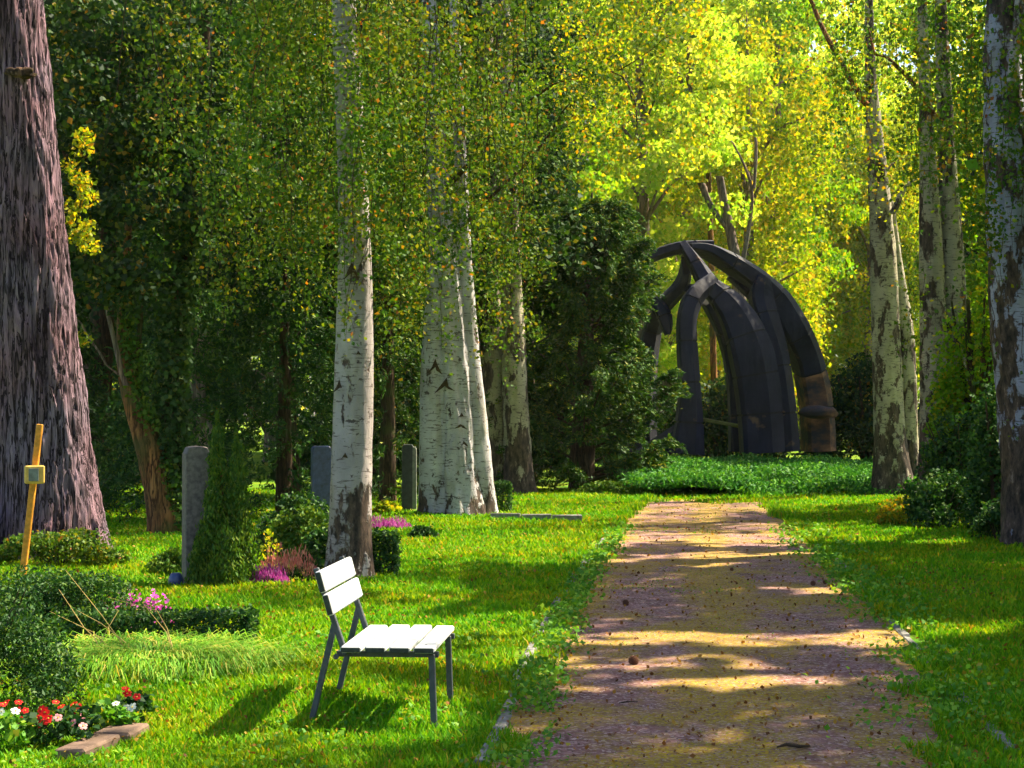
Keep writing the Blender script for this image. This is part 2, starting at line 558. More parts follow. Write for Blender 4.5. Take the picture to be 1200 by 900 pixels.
# gaps cut into the tree tops, shaped by the spots on the ground (photograph pixels) that the sun reaches
LIT = [(225, 722, 640, 786), (400, 690, 560, 725), (640, 742, 1062, 760), (650, 774, 900, 786), (640, 796, 960, 808),
       (1070, 735, 1190, 752), (1080, 762, 1160, 770), (470, 634, 700, 664), (690, 626, 960, 640), (700, 650, 970, 660),
       (950, 618, 1150, 640), (590, 588, 745, 606), (130, 628, 200, 668), (100, 560, 190, 590), (480, 612, 560, 624),
       (270, 655, 365, 690), (905, 690, 1010, 700), (780, 584, 1040, 592),
       (90, 690, 230, 720), (320, 592, 480, 640), (5, 560, 30, 700)]


def sunlit(G):
    """G (N,2) ground points -> bool, with ragged outlines"""
    px = 600 + G[:, 0] * FPX / np.maximum(G[:, 1], 1)
    py = YH + CAMZ * FPX / np.maximum(G[:, 1], 1)
    jx = (vnoise(np.c_[G * 1.6, G[:, :1] * 0]) - .5) * 90
    jy = (vnoise(np.c_[G * 2.3, G[:, :1] * 0 + 5]) - .5) * 9
    hole = vnoise(np.c_[G * 3.1, G[:, :1] * 0 + 9]) < .24
    ok = np.zeros(len(G), bool)
    for a, b, c_, d in LIT:
        ok |= (px + jx > a) & (px + jx < c_) & (py + jy > b) & (py + jy < d)
    ok &= ~hole
    ok |= (G[:, 0] > -1.95) & (G[:, 0] < -.25) & (G[:, 1] > 8.75) & (G[:, 1] < 10.5)
    return ok


def cull_for_sun(P, keep=.0):
    G = P[:, :2] - (P[:, 2:] / SD[2]) * SD[:2]
    k = ~sunlit(G) | (rng.random(len(P)) < keep)
    return k


# ---------------------------------------------------------------- foliage makers
def unit(v):
    return v / np.maximum(np.linalg.norm(v, axis=-1, keepdims=True), 1e-9)


def clumpy(P, f=2.2, th=.47):
    Q = P + (vnoise(P * 1.3, 84) - .5)[:, None] * np.array([.5, .5, .9])
    v = vnoise(Q * np.array([f, f, f * 1.2]) * .42, 81) * .5 + vnoise(Q * np.array([f, f, f * 1.9]) * 1.15, 82) * .38 + vnoise(P * f * 3.2, 83) * .12
    return P[v + rng.normal(0, .025, len(P)) > th + .01]


# leaves are cut away to let a shaft of sun reach these places: point, radius
BEAMS = [(spot(94, 190, 22.2), .5), (spot(96, 255, 22.2), .6), (spot(562, 420, 29), .45), (spot(556, 520, 29), .35), (spot(1024, 150, 36.5), .8),
         (spot(430, 480, 17.7), .3), (spot(495, 390, 27), .8), (spot(760, 200, 28), 1.2), (spot(176, 485, 24.3), .25), (spot(212, 600, 24.3), .3),
         (spot(1185, 90, 22.2), .4), (spot(192, 710, 13.3), .4), (spot(322, 668, 17.4), .45), (spot(300, 640, 18.6), .3), (spot(640, 120, 27.5), .9)]


def beams(P):
    ok = np.ones(len(P), bool)
    for c_, r_ in BEAMS:
        d = P - c_
        t = d @ SD
        dist = np.linalg.norm(d - t[:, None] * SD, axis=1)
        ok &= ~((t > r_ * 1.3) & (dist < r_))
    return ok


def leaves(P, L, ratio=.62, axis=None, axis_w=0.0, up=0.0, fold=.12):
    """kite shaped leaves, one quad each; returns verts, faces"""
    N = len(P)
    L = np.broadcast_to(np.asarray(L, float), (N,)) * rng.uniform(.65, 1.3, N)
    t = unit(rng.normal(size=(N, 3)))
    if axis is not None:
        t = unit(t * (1 - axis_w) + axis * axis_w)
    nrm = rng.normal(size=(N, 3))
    nrm[:, 2] += up * np.sign(rng.random(N) - .1)
    s = unit(np.cross(t, nrm))
    nn = np.cross(s, t)
    Lc = L[:, None]
    a = P - t * Lc * .5
    mid = P + t * Lc * .02 + nn * Lc * fold
    b = mid + s * Lc * ratio * .5
    c = P + t * Lc * .5
    d = mid - s * Lc * ratio * .5
    V = np.stack([a, b, c, d], 1).reshape(-1, 3)
    F = np.arange(N * 4).reshape(-1, 4)
    return V, F


def in_blobs(blobs, per, shell=.45):
    """points in ellipsoid clumps, denser towards their skin. blobs (K,6)"""
    blobs = np.asarray(blobs, float)
    K = len(blobs)
    idx = rng.integers(0, K, int(per * K))
    d = unit(rng.normal(size=(len(idx), 3)))
    r = rng.random(len(idx)) ** shell
    return blobs[idx, :3] + d * r[:, None] * blobs[idx, 3:6] * 1.0


def crown_points(c, rad, n, clumps=60, cl=.28, flat=.6, bottom=-1.0, seedpow=.5):
    """a crown of layered leafy clumps within an ellipsoid"""
    c = np.array(c, float); rad = np.array(rad, float)
    d = unit(rng.normal(size=(clumps * 3, 3)))
    r = rng.random(clumps * 3) ** seedpow
    Q = d * r[:, None]
    Q = Q[Q[:, 2] > bottom][:clumps]
    ctr = c + Q * rad
    sz = rng.uniform(.6, 1.3, len(ctr))[:, None] * cl * rad.mean()
    bl = np.c_[ctr, sz, sz, sz * flat]
    return in_blobs(bl, n / len(bl)), ctr


def foliage(name, P, L, mat, parent=None, **kw):
    V, F = leaves(P, L, **kw)
    return mesh_np(name, V, F, mat, parent)


def strands(starts, length, step, jit=.05, sway=.12):
    """drooping birch twigs: points along hanging lines"""
    out = []; lines = []
    for s0, ln in zip(starts, length):
        k = max(2, int(ln / step))
        t = np.linspace(0, 1, k)
        dx, dy = rng.normal(0, sway, 2)
        line = np.c_[s0[0] + dx * t * ln + .03 * np.sin(t * 9 + s0[1] * 5), s0[1] + dy * t * ln, s0[2] - t * ln * (.93)]
        lines.append(line)
        out.append(line + rng.normal(0, jit, line.shape))
    return np.concatenate(out), lines


def trunk_mesh(pts, seg=28, rough=.05, fr=3.0, seed=1, ridge=0.0, ridge_n=14, step=.12, flare=0.0, lump=0.0):
    """trunk from (x,y,z,r) control points, with bark relief in the mesh"""
    pts = np.array(pts, float)
    d = np.concatenate([[0], np.cumsum(np.linalg.norm(np.diff(pts[:, :3], axis=0), axis=1))])
    n = max(6, int(d[-1] / step))
    u = np.linspace(0, d[-1], n)
    # smooth interpolation
    C = np.stack([np.interp(u, d, pts[:, k]) for k in range(4)], 1)
    k_ = max(1, int(.5 / step))
    for _ in range(2):
        pad = np.concatenate([np.repeat(C[:1], k_, 0), C, np.repeat(C[-1:], k_, 0)])
        cs = np.cumsum(np.vstack([np.zeros(4), pad]), 0)
        Cn = (cs[2 * k_ + 1:] - cs[:-2 * k_ - 1]) / (2 * k_ + 1)
        Cn[0], Cn[-1] = C[0], C[-1]
        Cn[:, 2] = C[:, 2]
        C = Cn
    th = np.linspace(0, 2 * np.pi, seg, endpoint=False)
    ct, st = np.cos(th), np.sin(th)
    U = np.stack([np.broadcast_to(ct * 2, (n, seg)), np.broadcast_to(st * 2, (n, seg)), np.broadcast_to(u[:, None], (n, seg))], -1)
    rr = np.broadcast_to(C[:, 3:4], (n, seg)).copy()
    rr = rr * (1 + rough * (vnoise(U * np.array([fr, fr, fr * .6]), seed) * 2 - 1) + rough * .6 * (vnoise(U * fr * 3, seed + 3) * 2 - 1))
    if lump:
        rr *= 1 + lump * (vnoise(U * np.array([1.1, 1.1, .5]), seed + 9) * 2 - 1)
    if ridge:
        wob = vnoise(U * np.array([1.2, 1.2, 1.1]), seed + 5) * 1.2
        q = vnoise(np.stack([np.cos(th + wob * .5) * ridge_n / 2.4, np.sin(th + wob * .5) * ridge_n / 2.4, U[..., 2] * .9], -1), seed + 7)
        q2 = vnoise(np.stack([np.cos(th + wob * .4) * ridge_n, np.sin(th + wob * .4) * ridge_n, U[..., 2] * 2.4], -1), seed + 8)
        rr -= ridge * (np.clip(1 - np.abs(q - .5) * 6, 0, 1) * .9 + np.clip(1 - np.abs(q2 - .5) * 7, 0, 1) * .55)
    if flare:
        h = np.clip(1 - (C[:, 2:3] - C[0, 2]) / (flare * 2.2), 0, 1) ** 2.2
        rr *= 1 + h * (.14 + .30 * np.cos(th * 5 + seed)[None, :] * .6)
    V = np.stack([C[:, 0:1] + rr * ct, C[:, 1:2] + rr * st, np.broadcast_to(C[:, 2:3], (n, seg))], -1).reshape(-1, 3)
    i = np.arange(n - 1)[:, None] * seg
    k = np.arange(seg)[None, :]
    k2 = (k + 1) % seg
    F = np.stack([i + k, i + k2, i + seg + k2, i + seg + k], -1).reshape(-1, 4)
    return V, F


def trunk(parent, pix, Y, mat, name='trunk', ext=None, dY=0.0, wf=1.0, **kw):
    """pix: (px, py, width px) from the ground up, at distance Y"""
    pts = []
    for (px, py, w) in pix:
        p = spot(px, py, Y)
        pts.append([p[0], p[1] + dY * p[2], p[2], w * Y / FPX / 2])
    pts[0][2] = -.12
    if ext:
        p = pts[-1]
        pts.append([p[0] + ext[0], p[1] + ext[1], p[2] + ext[2], ext[3]])
    for p in pts: p[3] *= wf
    V, F = trunk_mesh(pts, **kw)
    return mesh_np(name, V, F, mat, parent, smooth=True)


def branch_tubes(name, lines, r0, r1, mat, parent, seg=5):
    b = MB()
    for ln in lines:
        k = len(ln)
        b.tube(ln, list(np.linspace(r0, r1, k)), seg, cap=False)
    o = b.build(name, mat, parent, smooth=True)
    return o


# ---------------------------------------------------------------- setting: ground, path, kerbs
def lawn_h(x, y):
    x = np.asarray(x, float); y = np.asarray(y, float)
    h = .10 * np.exp(-(((x + 1.28) / .42) ** 2 + ((y - 10.1) / .7) ** 2))
    h += .025 * (vnoise(np.stack([x * .8, y * .8, x * 0], -1), 3) - .5)
    far = np.clip((y - 9) / 4, 0, 1)
    side = np.clip((path_l(y) - x - .3) / 1.0, 0, 1) + np.clip((x - path_r(y) - .3) / 1.0, 0, 1)
    h = h * np.clip(side, 0, 1) + .03 * side * far
    return h


def grid_mesh(xs, ys, hf):
    X, Y_ = np.meshgrid(xs, ys)
    Z = hf(X, Y_)
    V = np.stack([X, Y_, Z], -1).reshape(-1, 3)
    nx = len(xs)
    i = np.arange(len(ys) - 1)[:, None] * nx
    k = np.arange(nx - 1)[None, :]
    F = np.stack([i + k, i + k + 1, i + nx + k + 1, i + nx + k], -1).reshape(-1, 4)
    return V, F


xs = np.unique(np.concatenate([[-600, -200, -80, -40], np.arange(-20, 20.1, .25), [40, 80, 200, 600]]))
ys = np.unique(np.concatenate([[-300, -60, -12], np.arange(0, 45, .25), [50, 60, 80, 120, 200, 400, 900]]))
V, F = grid_mesh(xs, ys, lawn_h)
tag(mesh_np('ground', V, F, M['soil'], smooth=True), kind='structure')

ys = np.concatenate([[-12], np.arange(-6, PY[-1] + .01, .12)])
rows = []
for t in np.linspace(0, 1, 13):
    jl = (vnoise(np.stack([ys * 1.3, ys * 0, ys * 0], -1), 21) - .5) * .22
    jr = (vnoise(np.stack([ys * 1.1, ys * 0, ys * 0], -1), 22) - .5) * .3
    a = path_l(ys) + jl; b = path_r(ys) + jr
    x = a + (b - a) * t
    z = lawn_h(x, ys) * 0 + .016 + .012 * (vnoise(np.stack([x * 1.5, ys * 1.1, x * 0], -1), 24))
    if t in (0, 1): z = z * 0 + .006
    rows.append(np.stack([x, ys, z], -1))
rows = np.array(rows)          # (13, n, 3)
nx, ny = rows.shape[0], rows.shape[1]
i = np.arange(nx - 1)[:, None] * ny; k = np.arange(ny - 1)[None, :]
F = np.stack([i + k, i + ny + k, i + ny + k + 1, i + k + 1], -1).reshape(-1, 4)
tag(mesh_np('path', rows.reshape(-1, 3), F, M['path'], smooth=True), kind='structure')


def lawn_top(a, b):
    return float(lawn_h((a[0] + b[0]) / 2, (a[1] + b[1]) / 2))


def kerb(name, pts, sl=.5, w=.07, h=.036, gap=.015, z0=.0):
    root = thing(name, None, None); tag(root, kind='structure')
    pts = np.array(pts)
    d = np.concatenate([[0], np.cumsum(np.linalg.norm(np.diff(pts, axis=0), axis=1))])
    s = 0
    while s + sl < d[-1]:
        a = [np.interp(s, d, pts[:, q]) for q in (0, 1)]; b = [np.interp(s + sl - gap, d, pts[:, q]) for q in (0, 1)]
        mb = MB()
        ang = math.atan2(b[1] - a[1], b[0] - a[0])
        Mx = Matrix.Rotation(ang + R.uniform(-.02, .02), 3, 'Z') @ Matrix.Rotation(R.uniform(-.03, .03), 3, 'X')
        hz = h + R.uniform(-.018, .012)
        mb.box(((a[0] + b[0]) / 2, (a[1] + b[1]) / 2, z0 + lawn_top(a, b) + hz - .08), (sl - gap, w, .16), Mx, .012, .004)
        mb.build('kerb_stone', M['kerb'], root)
        s += sl
    return root


KL = [ground_at(x, y) for x, y in ((562, 900), (585, 860), (606, 800), (624, 760), (640, 730), (663, 690), (690, 655), (708, 632))]
KR = [ground_at(x, y) for x, y in ((1185, 880), (1120, 810), (1082, 770), (1050, 735), (1022, 700), (990, 665), (968, 645))]
tag(kerb('left_kerb', KL), 'worn grey edging stones along the left side of the path')
tag(kerb('right_kerb', KR, h=.020), 'grey edging stones sunk in grass right of the path')
KC = [ground_at(x, 611) for x in (575, 650, 718)]
tag(kerb('cross_kerb', KC, sl=.5, w=.09, h=.10), 'low edging stones crossing the lawn by the birches')

# ---------------------------------------------------------------- lawn blades
def scatter_lawn(n_total, y0, y1, margin=1.2):
    """denser near the camera, thinner and bigger far off"""
    u = rng.random(n_total)
    Y = y0 * (y1 / y0) ** (u)
    half = .30 * Y + margin
    X = rng.uniform(-1, 1, n_total) * half
    keep = rng.random(n_total) < half / (.30 * Y + margin) 
    return X, Y


X, Y = scatter_lawn(400000, 7.2, 39)
jl = (vnoise(np.c_[X * 3, Y * 2.2, X * 0], 31) - .5) * .45
L_, R_ = path_l(Y), path_r(Y)
inside = (X > L_ - .02 + jl) & (X < R_ + .04 + jl) & (Y < 33.6 + 3.2 * (vnoise(np.c_[X * 1.5, Y * .3, X * 0], 39) - .5))
mid = np.abs(X - (L_ + R_) / 2) / ((R_ - L_) / 2)
sparse = (vnoise(np.c_[X * 2.4, Y * 1.6, X * 0], 33) + .12 * (mid < .3) + .25 * np.clip(mid - .8, 0, .3) > .67) & (rng.random(len(X)) < .30)
keep = (~inside) | sparse
X, Y, inside = X[keep], Y[keep], inside[keep]
BEDS = [(-3.3, 9.6, .7, .9), (-3.4, 12.6, 1.5, .45), (-2.7, 17.4, .9, .5)]
for (bx, by, bw, bh) in BEDS:
    k = ~((np.abs(X - bx) < bw) & (np.abs(Y - by) < bh) & (rng.random(len(X)) < .8))
    X, Y, inside = X[k], Y[k], inside[k]
N = len(X)
Z = lawn_h(X, Y)
patchh = vnoise(np.c_[X * 1.2, Y * 1.2, X * 0], 35)
thin = (vnoise(np.c_[X * .9, Y * .7, X * 0], 37) * .6 + vnoise(np.c_[X * 2.8, Y * 2.2, X * 0], 38) * .4 > .58) & (rng.random(N) < .6)
Hh = (.022 + .03 * rng.random(N) ** 1.6 + .022 * patchh) * (.8 + .02 * Y)
near_edge = np.exp(-np.abs(X - path_l(Y)) / .18) + np.exp(-np.abs(X - path_r(Y)) / .25)
Hh *= 1 + .9 * near_edge * (~inside)
Hh[inside] *= .55
Hh[thin] *= .35
Wd = (.0038 + .0022 * rng.random(N)) * (Y / 9) ** .85
az = rng.uniform(0, 2 * np.pi, N)
lean = rng.uniform(.1, .9, N) * Hh
dx, dy = np.cos(az), np.sin(az)
wx, wy = -np.sin(az + rng.normal(0, .6, N)), np.cos(az)
B = np.c_[X, Y, Z - .004]
T = B + np.c_[dx * lean, dy * lean, Hh]
Mi = B + np.c_[dx * lean * .35, dy * lean * .35, Hh * .6]
sv = np.c_[wx, wy, wx * 0] * Wd[:, None]
V = np.stack([B - sv * .7, B + sv * .7, Mi + sv, T, Mi - sv], 1).reshape(-1, 3)
b5 = np.arange(N)[:, None] * 5
F4 = b5 + np.array([[0, 1, 2, 4]]); F3 = b5 + np.array([[4, 2, 3]])
tag(mesh_np('grass', V, [F4, F3], M['grass']), 'short bright green lawn grass on both sides of the path', 'grass', kind='stuff')

# the lawn behind the big tree
N = 9000
X = rng.uniform(-14, -6.5, N); Y = rng.uniform(21, 40, N)
V, F = leaves(np.c_[X, Y, np.full(N, .05)], .16, ratio=.3, axis=np.array([[0, 0, 1.0]]), axis_w=.6)
tag(mesh_np('rough_grass', V, F, M['grass']), 'sunlit rough grass behind the big furrowed trunk', 'grass', kind='stuff')

# clover and broad weeds along both path edges and in the near lawn
pts = []
for side, n_ in ((0, 5200), (1, 4200)):
    Y = 8 * (26 / 8) ** rng.random(n_)
    e = path_l(Y) if side == 0 else path_r(Y)
    X = e + (.07 if side == 0 else .12) + rng.normal(0, .09 if side == 0 else .24, n_)
    k = vnoise(np.c_[X * 2.5, Y * 1.7, X * 0], 41) > .38
    X, Y = X[k], Y[k]
    pts.append(np.c_[X, Y, rng.uniform(.02, .10, len(X))])
Y = 7.6 * (13 / 7.6) ** rng.random(9000); X = rng.uniform(-1, 1, 9000) * (.3 * Y + .6)
k = (vnoise(np.c_[X * 1.8, Y * 1.8, X * 0], 43) > .55) & ~((X > path_l(Y) - .05) & (X < path_r(Y) + .1))
pts.append(np.c_[X[k], Y[k], lawn_h(X[k], Y[k]) + rng.uniform(.015, .05, k.sum())])
P = np.concatenate(pts)
V, F = leaves(P, .034 * (P[:, 1] / 9) ** .6, ratio=.85, up=2.5)
tag(mesh_np('weeds', V, F, M['weed_leaf']), 'clover and broad leaved weeds along the path edges', 'weeds', kind='stuff')

N = 6500
Y = 7.5 * (34 / 7.5) ** rng.random(N); X = rng.uniform(-1, 1, N) * (.3 * Y + .5)
P = np.c_[X, Y, lawn_h(X, Y) + rng.uniform(.012, .05, N)]
onp = (X > path_l(Y)) & (X < path_r(Y)); P[onp, 2] = .034
V, F = leaves(P, .026 * (Y / 9) ** .5, ratio=.8, up=3)
tag(mesh_np('fallen_leaves', V, F, M['fallen_leaf']), 'small brown and yellow birch leaves fallen on lawn and path', 'fallen leaves', kind='stuff')

# loose grit and pebbles on the path
N = 5000
Y = 7.5 * (24 / 7.5) ** rng.random(N); t = rng.random(N); X = path_l(Y) * (1 - t) + path_r(Y) * t
b = 0.0035 + .006 * rng.random(N) ** 3
P = np.c_[X, Y, np.full(N, .028)]
oc = np.array([[1, 0, 0], [0, 1, 0], [-1, 0, 0], [0, -1, 0], [0, 0, .8]])
V = (P[:, None, :] + oc[None] * (b * (Y / 9) ** .3)[:, None, None] * rng.uniform(.6, 1.3, (N, 5, 1))).reshape(-1, 3)
b5 = np.arange(N)[:, None] * 5
F = np.concatenate([b5 + np.array([[q, (q + 1) % 4, 4]]) for q in range(4)])
tag(mesh_np('pebbles', V, F, M['slab_pink']), 'fine loose grit scattered over the reddish path', 'grit', kind='stuff')

# ---------------------------------------------------------------- trees near the path
def base_of(pix, Y):
    return ((pix[0][0] - 600) * Y / FPX, Y, 0)


def birch_crown(root, spec, mat, leaf=.055, step=.022, cull=False, jit=.06, fine=2.2):
    """spec: list of (n strands, x0, x1, y0, y1, ztop0, ztop1, len0, len1)"""
    allp = []; lines = []
    for (n_, x0, x1, y0, y1, za, zb, la, lb) in spec:
        st = np.c_[rng.uniform(x0, x1, n_), rng.uniform(y0, y1, n_), rng.uniform(za, zb, n_)]
        k = vnoise(st * np.array([1.0, 1.0, 1.3]), 61) > .30
        st = st[k]
        P, ln = strands(st, rng.uniform(la, lb, len(st)), step, jit)
        allp.append(P); lines += ln
    P = np.concatenate(allp)
    P = clumpy(P, fine)
    if cull:
        P = P[cull_for_sun(P, .12)]
    P = P[beams(P)]
    o = foliage('crown', P, leaf, mat, root, ratio=.72, axis=np.array([[0, 0, -1.0]]), axis_w=.35)
    sel = [l for i, l in enumerate(lines) if i % 4 == 0][:160]
    mb = MB()
    for l in sel:
        q = l[::max(1, len(l) // 6)]
        mb.tube(q, list(np.linspace(.006, .002, len(q))), 3, cap=False)
    tag(mb.build('twigs', M['twig'], root), kind='stuff')
    return o


def limb(root, pix, Y, mat, name='limb', Y2=None, seg=8):
    """pix: (px, py, width px)"""
    n_ = len(pix)
    pts = []
    for i, (px, py, w) in enumerate(pix):
        yy = Y + ((Y2 - Y) * i / (n_ - 1) if Y2 else 0)
        p = spot(px, py, yy)
        pts.append([p[0], p[1], p[2], max(.006, w * yy / FPX / 2)])
    V, F = trunk_mesh(pts, seg=seg, rough=.10, fr=4, seed=int(pix[0][0]), step=.15)
    return mesh_np(name, V, F, mat, root, smooth=True)


# big furrowed trunk at the left edge
Yb = 20.3
root = thing('conifer_tree', 'huge old tree with deeply furrowed mauve brown bark at the far left', 'tree', (base_of([(66, 0)], Yb)))
trunk(root, [(66, 658, 132), (64, 630, 120), (60, 590, 112), (52, 500, 104), (40, 400, 99), (29, 300, 95), (18, 150, 90), (4, 0, 84)], Yb, M['big_bark'], ext=(-.5, 0, 6, .3), seg=190, step=.028, rough=.035, ridge=.034, ridge_n=24, flare=.75, lump=.06)
bl = []
for _ in range(26):
    bl.append((-6.8 + R.uniform(-2.5, 1.3), Yb + R.uniform(-2, 2), R.uniform(7.2, 12), .9, .9, .5))
foliage('crown', in_blobs(bl, 200), .16, M['dark_leaf'], root)
# a snapped knot on the bark
mb = MB(); k = spot(22, 84, Yb - .46); mb.blob(k, (.16, .06, .06), 14, 10, noise=.6, seed=4); mb.build('bark_scar', M['dark_bark'], root, smooth=True)

# birch behind the bench
Y1 = 17.7
root = thing('birch_tree', 'slim pale birch with a black corky foot, directly behind the bench', 'tree', base_of([(409, 0)], Y1), 'birches beside the path')
trunk(root, [(409, 680, 56), (410, 655, 51), (411, 600, 47), (413, 520, 46), (415, 450, 46), (416, 380, 42), (416, 330, 39), (413, 200, 34), (406, 80, 31), (400, 0, 28)], Y1, M['birch_bark'], ext=(.1, 0, 5, .05), seg=40, step=.05, rough=.03, flare=.4, lump=.03)
limb(root, [(400, 92, 6), (440, 96, 5), (480, 84, 5), (505, 76, 4), (518, 70, 3)], Y1, M['far_bark'], Y2=17.2)
limb(root, [(400, 110, 5), (412, 60, 4), (430, 10, 4), (440, -30, 3)], Y1, M['twig'])
birch_crown(root, [(560, -3.6, .3, 15.6, 20.0, 4.4, 8.0, 1.0, 2.4), (70, -3.2, -.6, 15.8, 19, 3.7, 4.6, .6, 1.3), (150, -2.5, -1.0, 15.4, 17.3, 4.0, 7.0, .8, 2.0)], M['birch_leaf'], .050, .016)
foliage('upper_crown', in_blobs([(R.uniform(-3.4, .6), R.uniform(15.6, 20), R.uniform(6.8, 12), .8, .8, .7) for _ in range(24)], 130), .13, M['birch_leaf'], root)

# scars on the white bark
def scars(root, spots_, Y, rfun, mat):
    for (px, py, w, h) in spots_:
        c_ = spot(px, py, Y - rfun)
        mb = MB()
        a = w * Y / FPX / 2; b_ = h * Y / FPX / 2
        v = [(c_[0] - a, c_[1] + .02, c_[2] - b_), (c_[0] - a * .35, c_[1] - .012, c_[2] + b_ * .1), (c_[0], c_[1] - .018, c_[2] + b_), (c_[0] + a * .35, c_[1] - .012, c_[2] + b_ * .1), (c_[0] + a, c_[1] + .02, c_[2] - b_),
             (c_[0] + a * .3, c_[1] - .014, c_[2] - b_ * .35), (c_[0], c_[1] - .022, c_[2] - b_ * .1), (c_[0] - a * .3, c_[1] - .014, c_[2] - b_ * .35)]
        v = [(x + R.uniform(-.18, .18) * a, y, z + R.uniform(-.22, .22) * b_) for x, y, z in v]
        mb.add(v, [(0, 1, 7), (1, 2, 6, 7), (2, 3, 5, 6), (3, 4, 5)])
        mb.build('bark_scar', mat, root)


scars(root, [(412, 318, 22, 20), (404, 250, 14, 12), (420, 415, 12, 8), (398, 452, 14, 20), (405, 535, 12, 10)], Y1, .19, M['twig'])

# group of birch stems grown together
Y2_ = 29.0
root = thing('birch_tree', 'thick white birch of three joined stems, middle of the left lawn', 'tree', base_of([(532, 0)], Y2_), 'birches beside the path')
trunk(root, [(540, 610, 72), (539, 590, 58), (537, 540, 48), (532, 450, 43), (527, 380, 38), (518, 280, 30), (511, 180, 26), (504, 60, 22), (500, -30, 18)], Y2_, M['birch_bark_white'], ext=(0, 0, 5, .05), seg=80, step=.05, rough=.045, flare=.5, lump=.12, ridge=.035, ridge_n=4)
trunk(root, [(509, 607, 38), (508, 560, 33), (507, 480, 31), (508, 410, 28), (511, 340, 24), (515, 270, 18), (517, 200, 12)], Y2_ - .02, M['birch_bark_white'], seg=32, step=.08, rough=.05, flare=.3)
trunk(root, [(568, 605, 34), (563, 560, 30), (556, 480, 28), (549, 400, 22), (545, 320, 18), (540, 200, 15), (534, 60, 12), (530, -30, 10)], Y2_ + .1, M['birch_bark_white'], ext=(0, 0, 4, .03), seg=32, step=.08, rough=.05, flare=.3)
scars(root, [(522, 452, 26, 16), (541, 487, 14, 9), (540, 500, 16, 7), (510, 430, 16, 18), (544, 520, 10, 8)], Y2_, .34, M['twig'])
limb(root, [(508, 235, 9), (560, 180, 7), (610, 125, 6), (645, 98, 5), (690, 84, 4), (725, 82, 3), (758, 62, 2.4), (790, 38, 1.6)], Y2_, M['dark_bark'], Y2=27)
limb(root, [(716, 82, 3.4), (735, 92, 3.2), (757, 108, 2.8), (752, 140, 2), (744, 162, 1.2)], 27.5, M['dark_bark'], seg=5)
limb(root, [(510, 300, 7), (575, 230, 6), (620, 190, 5), (650, 150, 4), (668, 120, 2)], Y2_, M['dark_bark'], Y2=28)
limb(root, [(541, 52, 5), (556, 50, 5), (582, 48, 4)], 27.2, M['birch_bark_buff'], seg=6)
birch_crown(root, [(420, -2.4, .2, 26, 31.5, 5.0, 9.2, 1.2, 3.2), (130, .2, 2.6, 26, 31.5, 7.0, 9.5, .6, 1.5), (130, -2.1, .6, 26.3, 30, 4.0, 5.4, .8, 1.6), (330, -2.1, .1, 26.2, 28.6, 4.6, 8.8, 1.0, 2.4)], M['birch_leaf'], .068, .026, jit=.09)
P, ln = strands(np.c_[rng.uniform(.8, 3.4, 150), rng.uniform(26, 29, 150), rng.uniform(6.3, 9.5, 150)], rng.uniform(.4, 1.3, 150), .05, .1)
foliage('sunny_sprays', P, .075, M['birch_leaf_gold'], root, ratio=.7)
foliage('upper_crown', in_blobs([(R.uniform(-3, 3.0), R.uniform(26, 31), R.uniform(8.8, 14), 1.1, 1.1, .9) for _ in range(22)], 150), .17, M['birch_leaf'], root)

Y3 = 37.0
root = thing('birch_tree', 'pair of buff birch trunks close together beside the dark yew', 'tree', base_of([(596, 0)], Y3), 'birches beside the path')
trunk(root, [(580, 596, 34), (580, 560, 30), (578, 500, 28), (576, 440, 27), (574, 300, 22), (570, 100, 18), (570, -20, 14)], Y3 + .3, M['birch_bark_buff'], ext=(0, 0, 4, .05), seg=32, step=.09, rough=.06, flare=.35)
trunk(root, [(609, 584, 42), (608, 560, 34), (605, 500, 31), (603, 440, 29), (598, 300, 24), (592, 100, 18), (590, -20, 14)], Y3, M['birch_bark_buff'], ext=(0, 0, 4, .05), seg=32, step=.09, rough=.06, flare=.4)
birch_crown(root, [(220, -2.2, .5, 34.5, 38, 5.0, 11, 1.2, 3.4), (90, .5, 2.4, 34.5, 37, 8.2, 11, .8, 1.8)], M['birch_leaf'], .095, .045, jit=.12)

# right hand birches
Yr1 = 36.5
root = thing('birch_tree', 'mottled birch with two fused stems right of the black sculpture', 'tree', base_of([(1048, 0)], Yr1), 'birches beside the path')
trunk(root, [(1047, 586, 62), (1046, 560, 50), (1043, 500, 40), (1040, 420, 38), (1037, 330, 37), (1034, 260, 31), (1028, 180, 24), (1022, 100, 16), (1021, 40, 12), (1020, -20, 10)], Yr1, M['birch_bark_buff'], wf=.88, ext=(0, 0, 4, .04), seg=44, step=.08, rough=.06, flare=.5, lump=.06)
trunk(root, [(1064, 584, 34), (1064, 540, 28), (1063, 450, 26), (1061, 380, 24), (1052, 320, 17), (1047, 262, 12), (1044, 235, 9)], Yr1 + .1, M['birch_bark_buff'], wf=.88, seg=30, step=.08, rough=.07, flare=.3)
limb(root, [(1018, 122, 11), (1003, 100, 9), (992, 80, 8), (975, 50, 7), (958, 20, 6), (950, -5, 5)], Yr1 - .2, M['brown_bark'], seg=8)
limb(root, [(1046, 250, 9), (1050, 228, 8), (1064, 215, 7), (1080, 208, 5)], Yr1 - .2, M['birch_bark_buff'], seg=8)
birch_crown(root, [(170, 6.2, 10.5, 34, 38, 8.2, 11.5, .8, 2.6)], M['birch_leaf'], .095, .045, cull=True, jit=.12)
P, ln = strands(np.c_[rng.uniform(6.0, 9.6, 120), rng.uniform(34, 37, 120), rng.uniform(6.4, 10, 120)], rng.uniform(.4, 1.5, 120), .055, .12)
foliage('sunny_sprays', P, .09, M['birch_leaf_gold'], root, ratio=.7)

